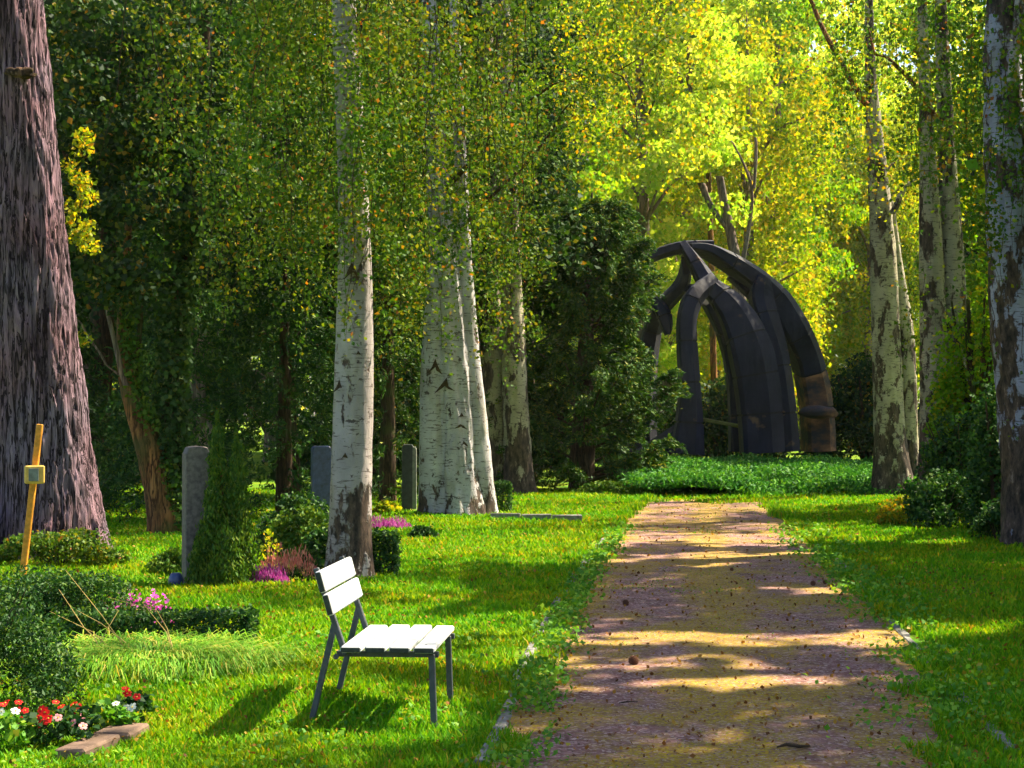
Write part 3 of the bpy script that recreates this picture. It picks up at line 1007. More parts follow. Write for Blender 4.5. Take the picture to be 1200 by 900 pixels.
Yr2 = 29.5
root = thing('birch_tree', 'twin birch trunks rising out of leafy bushes, second from the right edge', 'tree', base_of([(1104, 0)], Yr2), 'birches beside the path')
trunk(root, [(1092, 604, 44), (1092, 560, 36), (1094, 480, 34), (1094, 380, 34), (1092, 300, 32), (1090, 230, 26), (1088, 160, 20), (1084, 60, 14), (1082, -20, 12)], Yr2, M['birch_bark_buff'], wf=.88, ext=(0, 0, 4, .04), seg=40, step=.07, rough=.06, flare=.4, lump=.05)
trunk(root, [(1120, 602, 44), (1120, 560, 38), (1119, 480, 35), (1118, 380, 34), (1117, 300, 32), (1113, 230, 26), (1110, 150, 22), (1106, 60, 18), (1104, -20, 15)], Yr2 + .2, M['birch_bark_buff'], wf=.88, ext=(0, 0, 4, .04), seg=40, step=.07, rough=.06, flare=.4, lump=.05)
limb(root, [(1109, 152, 8), (1094, 125, 8), (1080, 104, 8), (1063, 84, 7), (1044, 68, 6), (1028, 62, 5)], Yr2 - .2, M['brown_bark'])
limb(root, [(1030, 64, 4), (1020, 52, 3), (1019, 30, 2)], Yr2 - .2, M['brown_bark'], seg=5)
limb(root, [(1096, 84, 9), (1083, 68, 8), (1072, 56, 6)], Yr2, M['brown_bark'])
birch_crown(root, [(260, 5.4, 9.2, 27, 31.5, 7.2, 10, .8, 2.6), (130, 6.4, 9, 27.6, 29.0, 4.0, 7.5, .7, 1.8)], M['birch_leaf'], .08, .038, cull=True, jit=.1)

Yr3 = 22.4
root = thing('birch_tree', 'bluish grey scarred birch cut by the right edge of the picture', 'tree', base_of([(1212, 0)], Yr3), 'birches beside the path')
trunk(root, [(1212, 645, 88), (1208, 600, 72), (1204, 520, 70), (1199, 430, 72), (1192, 340, 74), (1186, 260, 66), (1180, 160, 58), (1176, 60, 48), (1178, -20, 40)], Yr3, M['birch_bark_blue'], wf=.88, ext=(.1, 0, 4, .08), seg=56, step=.05, rough=.055, flare=.5, lump=.06, ridge=.02, ridge_n=8)
birch_crown(root, [(260, 5.2, 8.4, 19.5, 24.0, 5.6, 8.5, .8, 2.4), (90, 5.9, 7.6, 20.5, 21.8, 4.2, 6.0, .7, 2.0), (70, 6.0, 7.4, 21, 22, 2.6, 5.0, .5, 1.6)], M['birch_leaf'], .065, .03, cull=True, jit=.08)
limb(root, [(1186, 96, 12), (1194, 40, 14), (1202, -20, 14)], Yr3 - .35, M['birch_bark'], seg=10)

# ivy clad tree at the left
Yi = 24.5
root = ivy_root = thing('ivy_tree', 'leaning brown trunk forked low and wrapped in ivy, left of the grey pillar', 'tree', base_of([(196, 0)], Yi))
trunk(root, [(202, 648, 46), (196, 610, 38), (186, 560, 34), (172, 510, 30), (156, 470, 26), (146, 440, 20), (142, 390, 14), (146, 330, 10), (150, 260, 8)], Yi, M['brown_bark'], seg=28, step=.07, rough=.08, flare=.35, lump=.1)
trunk(root, [(207, 646, 30), (205, 600, 26), (203, 560, 24), (200, 480, 22), (204, 400, 22), (212, 320, 20), (222, 240, 18), (232, 140, 16), (240, 0, 14)], Yi + .1, M['dark_bark'], seg=24, step=.07, rough=.1, flare=.3, lump=.1)
limb(root, [(148, 452, 7), (136, 410, 6), (126, 370, 5), (120, 330, 5), (106, 300, 4)], Yi - .2, M['far_bark'])
limb(root, [(152, 460, 8), (162, 430, 7), (165, 380, 6), (166, 320, 5)], Yi, M['dark_bark'])
limb(root, [(140, 440, 4), (110, 405, 3.5), (90, 380, 3), (80, 365, 2)], Yi - .2, M['far_bark'], seg=5)
limb(root, [(228, 170, 12), (205, 110, 10), (190, 50, 9), (180, 0, 8)], Yi, M['dark_bark'])
b = []
for py in range(620, 100, -9):
    p = spot(np.interp(py, [100, 400, 620], [235, 204, 206]), py, Yi + .1)
    b.append((p[0], p[1] - .05, p[2], .26, .26, .2))
foliage('ivy', in_blobs(b, 200, .3), .085, M['ivy_leaf'], root, ratio=.9)
b = []
for py in list(range(646, 540, -9)) + list(range(500, 360, -10)):
    p = spot(np.interp(py, [360, 440, 500, 560, 646], [146, 150, 170, 196, 214]), py, Yi - .1)
    b.append((p[0] + .05, p[1], p[2], .17, .15, .15))
foliage('ivy', in_blobs(b, 60, .4), .075, M['thuja_leaf'], root, ratio=.9)  # paler leaf colour stands for sunlight on this side of the ivy
P, ctr = crown_points((-4.9, Yi, 6.0), (2.7, 2.4, 3.0), 30000, 90, .22, .5)
P = P[beams(P)]
foliage('crown', P, .10, M['dark_leaf'], root, ratio=.75, up=.6)
bl = [(*spot(R.uniform(76, 112), py + R.uniform(-6, 6), 22.2), .16, .2, .13) for py in (160, 175, 190, 210, 222, 232, 244, 252, 262, 270, 280, 290, 400, 420)]
foliage('sunlit_sprays', in_blobs(bl, 70), .07, M['birch_leaf_gold'], root)  # sunlit branch: the sun's gold is put into the leaf colour

# darker broadleaf trees behind the left lawn
def round_tree(name, label, x, y, h0, h1, rad, n_, leaf, mat, bark, tr=.25, clumps=90, group=None, cat='tree', flat=.55, cl=.24):
    root = thing(name, label, cat, (x, y, 0), group)
    pts = [[x, y, -.1, tr * 1.3], [x + R.uniform(-.2, .2), y, h0, tr], [x + R.uniform(-.6, .6), y, (h0 + h1) / 2, tr * .7], [x + R.uniform(-.8, .8), y, h1 * .93, tr * .15]]
    V, F = trunk_mesh(pts, seg=14, rough=.06, seed=R.randint(1, 99), step=.4, flare=.3)
    mesh_np('trunk', V, F, bark, root, smooth=True)
    P, ctr = crown_points((x, y, (h0 + h1) / 2), (rad, rad, (h1 - h0) / 2), n_, clumps, cl, flat)
    P = P[beams(P)]
    foliage('crown', P, leaf, mat, root, ratio=.7, up=.5)
    mb = MB()
    for c_ in ctr[:12]:
        s0 = np.array([x, y, h0 + (c_[2] - h0) * .55])
        if c_[2] < h0 + .3: s0[2] = h0
        mid_ = (s0 + c_) / 2 + np.array([0, 0, .25])
        mb.tube([s0, mid_, c_], [tr * .35, tr * .22, tr * .06], 5, cap=False)
    tag(mb.build('branch', bark, root, smooth=True), kind='stuff')
    return root


dk = 'dark broadleaf trees closing the left background'
round_tree('maple_tree', 'dark maple crown filling the gap right of the huge left trunk', -7.6, 31, 2.6, 12, 3.4, 30000, .13, M['dark_leaf'], M['dark_bark'], .2, 110, dk)
round_tree('maple_tree', 'dark maple crown above the grey pillar gravestone', -4.4, 34, 2.4, 12, 3.3, 30000, .14, M['dark_leaf'], M['dark_bark'], .2, 110, dk)
round_tree('maple_tree', 'dark maple crown showing behind the birch nearest the bench', -1.2, 37.5, 3.0, 13, 3.2, 26000, .15, M['dark_leaf'], M['dark_bark'], .22, 110, dk)


# drooping thuja screen behind the graves
def conifer(name, label, x, y, z0, h, r0, n_sprays, per, leaf, mat, bark, droop=.5, group=None, lean=0.0, ratio=.3, spray=.5, power=.75, cat='tree', skirt=.35):
    root = thing(name, label, cat, (x, y, 0), group)
    V, F = trunk_mesh([[x, y, -.1, r0 * .10 + .04], [x, y, h * .5, r0 * .07 + .02], [x + lean, y, h * .97, .015]], seg=10, rough=.05, step=.3)
    mesh_np('trunk', V, F, bark, root, smooth=True)
    u = rng.random(n_sprays) ** .85
    z = z0 + (h - z0) * u
    prof = (1 - u) ** power * (1 - skirt * np.exp(-u * 14))
    a = rng.uniform(0, 2 * np.pi, n_sprays)
    lob = .78 + .5 * vnoise(np.c_[np.cos(a) * 1.6, np.sin(a) * 1.6, z * 1.1 / max(r0, .5)], int(abs(x) * 10))
    rr = r0 * prof * lob * rng.uniform(.45, 1.0, n_sprays) ** .5
    base = np.c_[x + lean * u + np.cos(a) * rr, y + np.sin(a) * rr, z]
    d = np.c_[np.cos(a), np.sin(a), rng.uniform(-.2, .5, n_sprays)]
    t = rng.random((n_sprays, per))
    ln = spray * rng.uniform(.5, 1.2, (n_sprays, 1))
    P = base[:, None, :] + d[:, None, :] * (t * ln)[..., None]
    P[..., 2] -= droop * (t * ln) ** 1.6
    P = P + rng.normal(0, .045 * spray / .5, P.shape)
    ax = np.repeat(unit(d - np.array([0, 0, droop]))[:, None, :], per, 1).reshape(-1, 3)
    foliage('crown', P.reshape(-1, 3), leaf, mat, root, ratio=ratio, axis=ax, axis_w=.45)
    return root


sc = 'thuja screen behind the graves'
conifer('thuja_tree', 'drooping dark thuja behind the small columnar cypress', -5.4, 27.5, .1, 5.2, 1.1, 600, 26, .11, M['hedge_leaf'], M['dark_bark'], .9, sc)
conifer('thuja_tree', 'drooping dark thuja directly left of the blue gravestone', -3.8, 28.5, .1, 4.8, 1.15, 620, 26, .11, M['hedge_leaf'], M['dark_bark'], .9, sc)
conifer('thuja_tree', 'dark thuja in shade between the slim birch and the white triple birch', -2.4, 33, .1, 5.5, 1.4, 620, 26, .12, M['yew_leaf'], M['dark_bark'], .9, sc)
conifer('thuja_tree', 'dark thuja low behind the leaning ivy trunk', -8.0, 29.5, .1, 3.9, 1.3, 560, 26, .12, M['hedge_leaf'], M['dark_bark'], .8, sc)
conifer('thuja_tree', 'dark thuja behind the white triple birch', -.7, 38.5, .1, 6.0, 1.7, 620, 26, .14, M['yew_leaf'], M['dark_bark'], .8, sc)

# the big dark yew beside the sculpture
def yew(name, label, x, y, h, r, boughs, leaf, seed_, lean=0.0, n_s=26, per=34):
    """upswept boughs with feathery sprays hanging from them, dark hollows between"""
    root = thing(name, label, 'tree', (x, y, 0))
    V, F = trunk_mesh([[x, y, -.1, .32], [x + lean * .3, y, h * .4, .2], [x + lean, y, h * .97, .02]], seg=12, rough=.1, step=.3)
    mesh_np('trunk', V, F, M['dark_bark'], root, smooth=True)
    pts = []; ax = []; tubes = MB()
    rs = np.random.default_rng(seed_)
    for _ in range(boughs):
        u = rs.random() ** 1.05
        a = rs.uniform(0, 2 * np.pi)
        ln = r * (1 - u) ** .52 * rs.uniform(.72, 1.22) + .25
        rise = rs.uniform(.15, .75) + .5 * u
        b0 = np.array([x + lean * u, y, .15 + u * (h - .9)])
        d = np.array([np.cos(a), np.sin(a), 0.0])
        tip = b0 + d * ln + np.array([0, 0, rise * ln])
        t = np.linspace(0, 1, 6)[:, None]
        line = b0 + (tip - b0) * t - np.array([0, 0, .5]) * (t * (1 - t)) * ln * .5
        tubes.tube(line, list(np.linspace(.04, .008, 6)), 4, cap=False)
        for _k in range(n_s):
            q = rs.uniform(.25, 1.0)
            p0 = b0 + (tip - b0) * q
            sa = a + rs.normal(0, .9)
            sd_ = np.array([np.cos(sa), np.sin(sa), rs.uniform(-.5, .45)])
            sl_ = rs.uniform(.25, .65) * (1.25 - q * .5)
            tt = rs.random((per, 1))
            pts.append(p0 + sd_ * sl_ * tt + np.array([0, 0, -.35]) * sl_ * tt ** 2 + rs.normal(0, .035, (per, 3)))
            ax.append(np.repeat(sd_[None] + np.array([[0, 0, -.4]]), per, 0))
    P = np.concatenate(pts); A = unit(np.concatenate(ax))
    k = P[:, 2] > .03
    foliage('crown', P[k], leaf, M['yew_leaf'], root, ratio=.34, axis=A[k], axis_w=.55)
    tubes.build('bough', M['dark_bark'], root, smooth=True)
    return root


yew('yew_tree', 'broad dark yew bush tree covering the left side of the black sculpture', 1.60, 39.3, 7.1, 1.85, 125, .125, 4, lean=.25, n_s=28, per=34)
yew('yew_tree', 'taller dark yew behind the pair of buff birch trunks', .35, 43.0, 8.6, 2.1, 55, .16, 9, n_s=24, per=26)

# columnar cypress by the grey pillar
cx = thing('cypress_shrub', 'narrow upright cypress with a twin tip beside the grey pillar gravestone', 'shrub', (-2.9, 17.0, 0))
V, F = trunk_mesh([[-2.9, 17.05, -.05, .04], [-2.9, 17.05, 1.2, .015]], seg=8, step=.2)
mesh_np('stem', V, F, M['brown_bark'], cx)
bl = []
for (tx, ty, h_, r_) in ((-2.93, 17, 1.66, .15), (-2.72, 16.95, 1.48, .15), (-2.95, 16.85, 1.0, .19), (-2.70, 16.9, 1.05, .18), (-3.05, 16.8, .5, .15), (-2.80, 16.75, .6, .22)):
    for q in np.linspace(.08, 1, 13):
        r2 = r_ * (1 - q) ** .4 * R.uniform(.8, 1.15) + .02
        bl.append((tx + R.uniform(-.02, .02), ty, h_ * q, r2, r2, .09))
P = in_blobs(bl, 210, .35)
foliage('foliage', P, .05, M['thuja_leaf'], cx, ratio=.35, axis=np.array([[0, 0, 1.0]]), axis_w=.6)

# ---------------------------------------------------------------- unseen trees added on the right to shade the lawn
sh = 'added shade trees right of the lawn'
spots_ = [(9.0, 8.5), (9.3, 13.5), (9.0, 18.5), (9.6, 23.5), (13.0, 11), (13.2, 16.5), (13.4, 22), (13.0, 27.5), (13.6, 33.5), (17.5, 20), (18, 27), (9.3, 3.5), (13.5, 5.5)]
for i, (x, y) in enumerate(spots_):
    root = thing('shade_tree', 'tall unseen tree added on the right side to shade the lawn', 'tree', (x, y, 0), sh)
    V, F = trunk_mesh([[x, y, -.1, .34], [x + .1, y, 3, .26], [x, y, 9, .17], [x, y, 15, .04]], seg=14, rough=.06, step=.5, flare=.3)
    mesh_np('trunk', V, F, M['far_bark'], root, smooth=True)
    P, ctr = crown_points((x, y, 9.6), (2.9, 2.9, 7.6), 9500, 90, .26, .6)
    P = P[cull_for_sun(P, .03)]; P = P[beams(P)]  # crown cut open so sun reaches chosen spots
    foliage('crown', P, .22, M['green_leaf'], root, ratio=.75, up=.5)

# ---------------------------------------------------------------- the wood behind
def wood_tree(mat, h, rad, z0, n_, leaf, clumps, weep=False, tr=.28):
    root = thing('forest_tree', 'x', 'tree', (0, 0, 0))
    pts = [[0, 0, -.2, tr * 1.2], [.15, 0, h * .3, tr], [-.2, .1, h * .6, tr * .6], [0, 0, h * .96, .03]]
    V, F = trunk_mesh(pts, seg=10, rough=.06, step=.6, flare=.4)
    mesh_np('trunk', V, F, M['far_bark'], root, smooth=True)
    P, ctr = crown_points((0, 0, (h + z0) / 2), (rad, rad, (h - z0) / 2), n_, clumps, .17, .5, seedpow=.42)
    if weep:
        k = len(ctr) * 14
        st = ctr[rng.integers(0, len(ctr), k)] + rng.normal(0, .35, (k, 3))
        P, _ = strands(st, rng.uniform(.8, 2.6, k), .1, .13, .1)
    foliage('crown', P, leaf, mat, root, ratio=.65, up=.3)
    mb = MB()
    for c_ in ctr[:16]:
        s0 = np.array([0, 0, max(z0 * .8, c_[2] - rad * .5)])
        mb.tube([s0, (s0 + c_) / 2 + np.array([0, 0, .4]), c_], [tr * .35, tr * .2, .03], 5, cap=False)
    tag(mb.build('branch', M['far_bark'], root, smooth=True), kind='stuff')
    return root


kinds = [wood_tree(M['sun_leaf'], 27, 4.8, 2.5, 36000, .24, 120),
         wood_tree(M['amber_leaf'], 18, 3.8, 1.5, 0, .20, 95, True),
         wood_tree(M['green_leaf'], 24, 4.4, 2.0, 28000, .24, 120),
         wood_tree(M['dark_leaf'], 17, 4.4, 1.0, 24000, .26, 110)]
kl = ['sunlit yellow green woodland tree far behind the sculpture', 'amber weeping woodland tree far behind the sculpture',
      'fresh green woodland tree in the far background', 'deep green woodland tree in the far background']
gl = ['sunlit yellow green trees of the far wood', 'amber weeping trees of the far wood', 'fresh green trees of the far wood', 'deep green trees of the far wood']
# (kind, x, y)
wood = [(0, 5.0, 66), (0, 2.0, 74), (0, 8.2, 80), (0, -2, 82), (0, 4.5, 90), (0, 11, 98), (0, 9.2, 106), (0, 13.5, 104), (0, 17, 108), (0, 12.5, 118), (0, 6.5, 84),
        (0, 14.5, 112), (0, 22, 106), (0, -6, 98), (0, 1.0, 104), (0, 16, 119), (0, 25, 112), (0, 8.5, 93),
        (1, 9.8, 71), (2, 12.4, 80), (2, 6.6, 97), (2, 10.6, 88), (2, 20, 112), (1, 13.4, 93), (1, 17, 100), (1, 21, 100),
        (2, 16.8, 54), (2, 21.0, 58), (2, 22.5, 66), (2, 0, 60), (2, -4, 68), (2, 13.5, 110), (2, 27, 104), (2, 6, 120), (2, 19, 124), (2, -2, 118), (2, 30, 112),
        (3, -8.5, 46), (3, -5, 52), (3, -13, 52), (3, -17, 60), (3, -9, 64), (3, -1.5, 50), (3, -12.5, 43), (3, -22, 72), (3, -14, 80), (3, 17.5, 47), (3, -20, 92), (3, -27, 98), (3, -10, 110), (3, -34, 112), (3, 25.5, 84), (3, 28.5, 78), (3, 15, 128)]
used = set()
for (kk, x, y) in wood:
    src = kinds[kk]
    if kk not in used:
        used.add(kk); o = src; o.location = (x, y, 0); o['label'] = kl[kk]; o['group'] = gl[kk]
    else:
        o = dup(src, (x, y, 0)); 
    o['label'] = kl[kk]; o['group'] = gl[kk]
    s_ = R.uniform(.85, 1.15)
    o.scale = (s_, s_, R.uniform(.85, 1.15)); o.rotation_euler = (0, 0, R.uniform(0, 6.28))
# far mass of woodland
bl = []
for _ in range(520):
    a = R.uniform(-.62, .62); d = R.uniform(135, 165)
    bl.append((math.sin(a) * d, math.cos(a) * d, R.uniform(0, 42), 5, 4, 3.2))
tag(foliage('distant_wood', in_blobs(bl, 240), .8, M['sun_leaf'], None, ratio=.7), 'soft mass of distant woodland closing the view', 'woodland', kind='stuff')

# tree with a broken leader behind the sculpture
Yf = 64
root = thing('bare_tree', 'dark forked trunk with a snapped top, above the sculpture', 'tree', base_of([(868, 0)], Yf))
trunk(root, [(872, 540, 22), (870, 420, 18), (866, 330, 15), (860, 290, 13), (854, 260, 11), (848, 230, 10), (844, 206, 9)], Yf, M['far_bark'], seg=12, step=.3, rough=.08)
limb(root, [(860, 275, 9), (840, 252, 6), (828, 234, 10), (822, 214, 9)], Yf, M['far_bark'])
limb(root, [(866, 330, 7), (878, 270, 5), (884, 220, 4), (868, 180, 3), (856, 163, 2)], Yf, M['far_bark'])
limb(root, [(884, 220, 4), (888, 180, 4), (886, 160, 3)], Yf, M['far_bark'])
tall = thing('bare_tree', 'slender brown trunk seen through the arch of the sculpture', 'tree', base_of([(838, 0)], 66))
trunk(tall, [(840, 545, 9), (838, 480, 8), (836, 420, 8), (834, 300, 7), (830, 180, 6), (828, 60, 4)], 66, M['brown_bark'], seg=10, step=.3)
b = [(tall.location.x, 66 + R.uniform(-1, 1), R.uniform(12, 17), 1, 1, .7) for _ in range(8)]
foliage('crown', in_blobs(b, 150), .2, M['sun_leaf'], tall)


# shrubs at the edge of the wood
def shrub(name, label, x, y, rx, ry, h, n_, leaf, mat, stems=8, group=None, cat='shrub', z0=.05, ratio=.7, shell=.45, up=.3, bs=.35):
    root = thing(name, label, cat, (x, y, 0), group)
    bl = []
    for _ in range(34):
        a = R.uniform(0, 6.28); q = math.sqrt(R.random())
        hh = h * math.sqrt(max(0, 1 - q * q)) * R.uniform(.35, .92) + z0
        bl.append((x + math.cos(a) * q * rx * .8, y + math.sin(a) * q * ry * .8, hh, rx * bs * R.uniform(.6, 1.1), ry * bs * R.uniform(.6, 1.1), h * bs * .6))
    foliage('foliage', in_blobs(bl, n_ / len(bl), shell), leaf, mat, root, ratio=ratio, up=up)
    mb = MB()
    for _ in range(stems):
        a = R.uniform(0, 6.28); q = R.uniform(.2, .7)
        mb.tube([(x, y, -.02), (x + math.cos(a) * q * rx * .4, y + math.sin(a) * q * ry * .4, h * .4), (x + math.cos(a) * q * rx, y + math.sin(a) * q * ry, h * .8)], [h * .018, h * .012, h * .004], 5, cap=False)
    mb.build('stem', M['dark_bark'], root)
    return root


shrub('edge_shrub', 'dark undergrowth with upright stems right of the sculpture', 11.6, 56, 2.3, 1.4, 3.8, 15000, .14, M['dark_leaf'], 26)
shrub('edge_shrub', 'dark undergrowth behind the sculpture seen through its arch', 7.2, 60, 2.8, 1.4, 3.2, 12000, .15, M['dark_leaf'], 12)
shrub('edge_shrub', 'shadowy undergrowth at the foot of the far right trees', 15.3, 50, 2.6, 1.5, 3.4, 12000, .15, M['dark_leaf'], 14)
shrub('edge_shrub', 'dark undergrowth beyond the lit rough grass at far left', -11.0, 41, 3.2, 1.2, 2.8, 12000, .15, M['dark_leaf'], 12)
shrub('edge_shrub', 'dark undergrowth between the slim birch and the triple birch', -3.2, 40, 2.6, 1.4, 3.0, 12000, .15, M['dark_leaf'], 10)
# bushes around the right birches
rb = 'bushes under the right birches'
shrub('hazel_bush', 'leafy green bush between the two mottled right birches', 7.3, 27.6, .9, .7, 2.0, 4200, .085, M['hedge_leaf'], 12, rb)
shrub('hazel_bush', 'taller green bush tight against the right edge birch', 7.35, 25.0, .75, .8, 2.5, 6500, .07, M['hedge_leaf'], 10, rb)
shrub('hazel_bush', 'low dark bush with yellow tips at the foot of the twin birch', 6.5, 25.8, .75, .6, .85, 5000, .065, M['hedge_leaf'], 10, rb)
shrub('hazel_bush', 'small yellowing bush in front of the twin birch', 5.95, 26.2, .42, .35, .45, 2200, .06, M['birch_leaf_gold'], 6, rb)
shrub('hazel_bush', 'low shaded bush just left of the right edge birch foot', 6.5, 22.9, .35, .35, .6, 2000, .06, M['hedge_leaf'], 6, rb)

shrub('hazel_bush', 'tall loose bright green sapling growing between the right birches', 7.9, 28.9, 1.0, .7, 4.6, 6500, .095, M['green_leaf'], 8, rb, bs=.3)
shrub('hazel_bush', 'slim dark green sapling standing left of the right edge birch', 6.85, 24.2, .42, .4, 2.4, 2600, .08, M['hedge_leaf'], 6, rb, bs=.4)

# ---------------------------------------------------------------- juniper bed in front of the sculpture
bl = []
for _ in range(900):
    y = R.uniform(36.6, 50); x0, x1 = 2.7, (1040 - 600) * y / FPX + .9
    x = R.uniform(x0, x1)
    if R.random() < .12: y = R.uniform(36.1, 36.7)
    hh = .36 + .35 * float(vnoise(np.array([[x * .9, y * .5, 0]]), 51)[0]) + min(0, (y - 37.4)) * .2
    bl.append((x, y, hh - .12, .55, .5, .16))
P = in_blobs(bl, 95, .4)
tag(foliage('juniper_bed', P, .11, M['bed_leaf'], None, ratio=.4, up=.8), 'low spreading green juniper bed in front of the black sculpture', 'ground cover', kind='stuff')
V, F = grid_mesh(np.arange(2.9, 12, .4), np.arange(36.9, 50, .4), lambda x, y: .12 + .18 * vnoise(np.stack([x * .9, y * .6, x * 0], -1), 52))
tag(mesh_np('bed_soil', V, F, M['soil'], smooth=True), kind='structure')

# ---------------------------------------------------------------- the sculpture
Ys = 50.0
sculpt = thing('concrete_sculpture', 'tall blackish concrete sculpture of curved ribs leaning together into an open arch', 'sculpture', (6.6, Ys + 1.5, 0))


def uv(u, v, Y):
    return spot(730 + u / 3.215, 270 + v / 3.215, Y)


def rib(path, depth, segs, chamf=.32, foot=None, mat=None):
    """path: (u, v, width in the picture, Y); a jointed concrete beam with one bevelled edge"""
    pts = []; ws = []
    for (u_, v_, w_, y_) in path:
        pts.append(uv(u_, v_, y_)); ws.append(w_ / 3.215 * y_ / FPX)
    pts = np.array(pts); ws = np.array(ws)
    d = np.concatenate([[0], np.cumsum(np.linalg.norm(np.diff(pts, axis=0), axis=1))])
    n_ = max(10, int(d[-1] / .22))
    u = np.linspace(0, d[-1], n_)
    C = np.stack([np.interp(u, d, pts[:, k]) for k in range(3)], 1)
    w = np.interp(u, d, ws)
    for _ in range(2):
        C[1:-1] = (C[:-2] + C[1:-1] * 2 + C[2:]) / 4
    T = unit(np.gradient(C, axis=0))
    Nn = unit(np.cross(T, np.array([[0, -1.0, 0]])))      # across the rib in the picture plane
    Bb = unit(np.cross(Nn, T))
    Bb *= np.where(Bb[:, 1:2] > 0, 1, -1)                  # away from the viewer
    if Nn[n_ // 2, 0] < 0: Nn = -Nn
    sec = np.array([(-.5, .10), (-.40, 0), (.5 - chamf, 0), (.5, .38), (.5, 1.0), (-.5, 1.0)])

    def shell(i0, i1, g, sh):
        V = []; F = []
        idx = list(range(i0, i1 + 1)); L = len(idx)
        for j, ii in enumerate(idx):
            c_ = C[ii].copy()
            if j == 0: c_ = c_ + T[ii] * g
            if j == L - 1: c_ = c_ - T[ii] * g
            for (a, b_) in sec:
                V.append(c_ + Nn[ii] * a * (w[ii] - sh * 2) + Bb[ii] * (b_ * (depth - sh * 2) + sh - depth * .5))
        for j in range(L - 1):
            for k in range(6):
                F.append((j * 6 + k, j * 6 + (k + 1) % 6, (j + 1) * 6 + (k + 1) % 6, (j + 1) * 6 + k))
        F.append(tuple(range(6))); F.append(tuple((L - 1) * 6 + k for k in range(6))[::-1])
        mb = MB(); mb.add(V, F)
        return mb
    core = shell(0, n_ - 1, .02, .035).build('rib', M['joint'], sculpt)
    cuts = [0] + [int(n_ * s_) for s_ in segs] + [n_ - 1]
    for q in range(len(cuts) - 1):
        if cuts[q + 1] - cuts[q] < 1: continue
        m_ = M['rusty_concrete'] if (foot and q >= len(cuts) - 1 - foot) else M['concrete']
        shell(cuts[q], cuts[q + 1], .030, 0).build('concrete_panel', m_, core)


yA, yB = 52.6, 50.6
rib([(225, 62, 26, 52.2), (310, 64, 44, 52.4), (400, 112, 66, 52.7), (500, 178, 80, 52.9), (588, 262, 98, 53), (648, 370, 112, 53), (698, 480, 106, 53.4), (724, 590, 112, 53.5), (738, 700, 112, 53.5), (742, 835, 116, 53.5)], 1.5, [.2, .40, .55, .70, .84], .30, foot=2)
rib([(530, 180, 56, 52.3), (518, 240, 88, 52.2), (545, 330, 86, 52.0), (584, 440, 72, 51.9), (606, 560, 66, 51.8), (622, 700, 66, 51.8), (630, 835, 72, 51.8)], .9, [.22, .5, .78], .5)
rib([(246, 84, 40, 52), (286, 140, 56, 51.4), (330, 212, 70, 51), (402, 275, 110, 50.8), (455, 365, 142, 50.6), (490, 470, 165, 50.5), (512, 600, 165, 50.5), (522, 720, 160, 50.5), (528, 840, 160, 50.5)], 1.1, [.16, .32, .5, .66, .83], .34)
rib([(318, 205, 56, 50.9), (268, 250, 74, 50.2), (240, 330, 70, 50), (244, 450, 74, 49.9), (254, 600, 78, 49.9), (252, 720, 100, 49.9), (242, 845, 128, 49.9)], .9, [.2, .42, .62, .80], .30)
rib([(318, 262, 46, 53.5), (376, 360, 56, 53.8), (414, 470, 66, 54), (434, 600, 74, 54), (442, 720, 80, 54), (444, 835, 85, 54)], .7, [.25, .5, .75], .2)
rib([(242, 130, 34, 52.4), (232, 195, 50, 52.8), (196, 240, 62, 53.2), (150, 285, 62, 53.6), (112, 370, 70, 54), (90, 500, 80, 54), (80, 650, 90, 54), (74, 840, 110, 54)], 1.0, [.2, .4, .6, .8], .3)
rib([(320, 62, 44, 52.5), (215, 62, 42, 52), (150, 80, 42, 52), (92, 106, 36, 52), (40, 170, 44, 52), (0, 300, 56, 52), (-20, 460, 66, 52), (-30, 650, 76, 52), (-36, 845, 90, 52)], .8, [.1, .25, .45, .65, .85], .3)
rib([(214, 216, 30, 53), (262, 220, 34, 52.6), (322, 212, 36, 51.9)], .7, [.5], .3)
rib([(108, 256, 34, 52.0), (136, 280, 50, 51.8), (158, 318, 56, 51.7), (168, 360, 44, 51.7), (170, 394, 22, 51.7)], .5, [.5], .3)
rib([(400, 168, 24, 53.6), (440, 200, 30, 53.6), (482, 240, 30, 53.4)], .6, [.5], .3)
# foot stones and low mossy slab inside the arch
mb = MB(); a, b_ = uv(300, 712, 52.5), uv(465, 742, 51.9)
mb.bar(a, b_, .35, .10, .02); mb.build('slab', M['mossy_stone'], sculpt)
mb = MB(); a, b_ = uv(60, 870, 50.4), uv(230, 760, 50.9)
mb.bar(a, b_, .7, .55, .05); mb.build('buttress', M['concrete'], sculpt)
mb = MB(); mb.blob(uv(735, 685, 52.3), (.62, .35, .22), noise=.2, seed=8); mb.build('ledge', M['rusty_concrete'], sculpt, smooth=True)

# ---------------------------------------------------------------- the bench
bench = thing('park_bench', 'short garden bench with white wooden slats on a dark metal frame', 'bench', (-.66, 9.7, 0))
dirv = Vector((.074, .96, 0)).normalized(); rt = Vector((dirv.y, -dirv.x, 0))
O = Vector((-.932, 9.22, 0)); LEN = .98
Mb = Matrix(((rt.x, dirv.x, 0), (rt.y, dirv.y, 0), (0, 0, 1)))


def bp(a, b_, z):   # a: across (to the right), b: along the slats
    p = O + rt * a + dirv * b_
    return Vector((p.x, p.y, z))


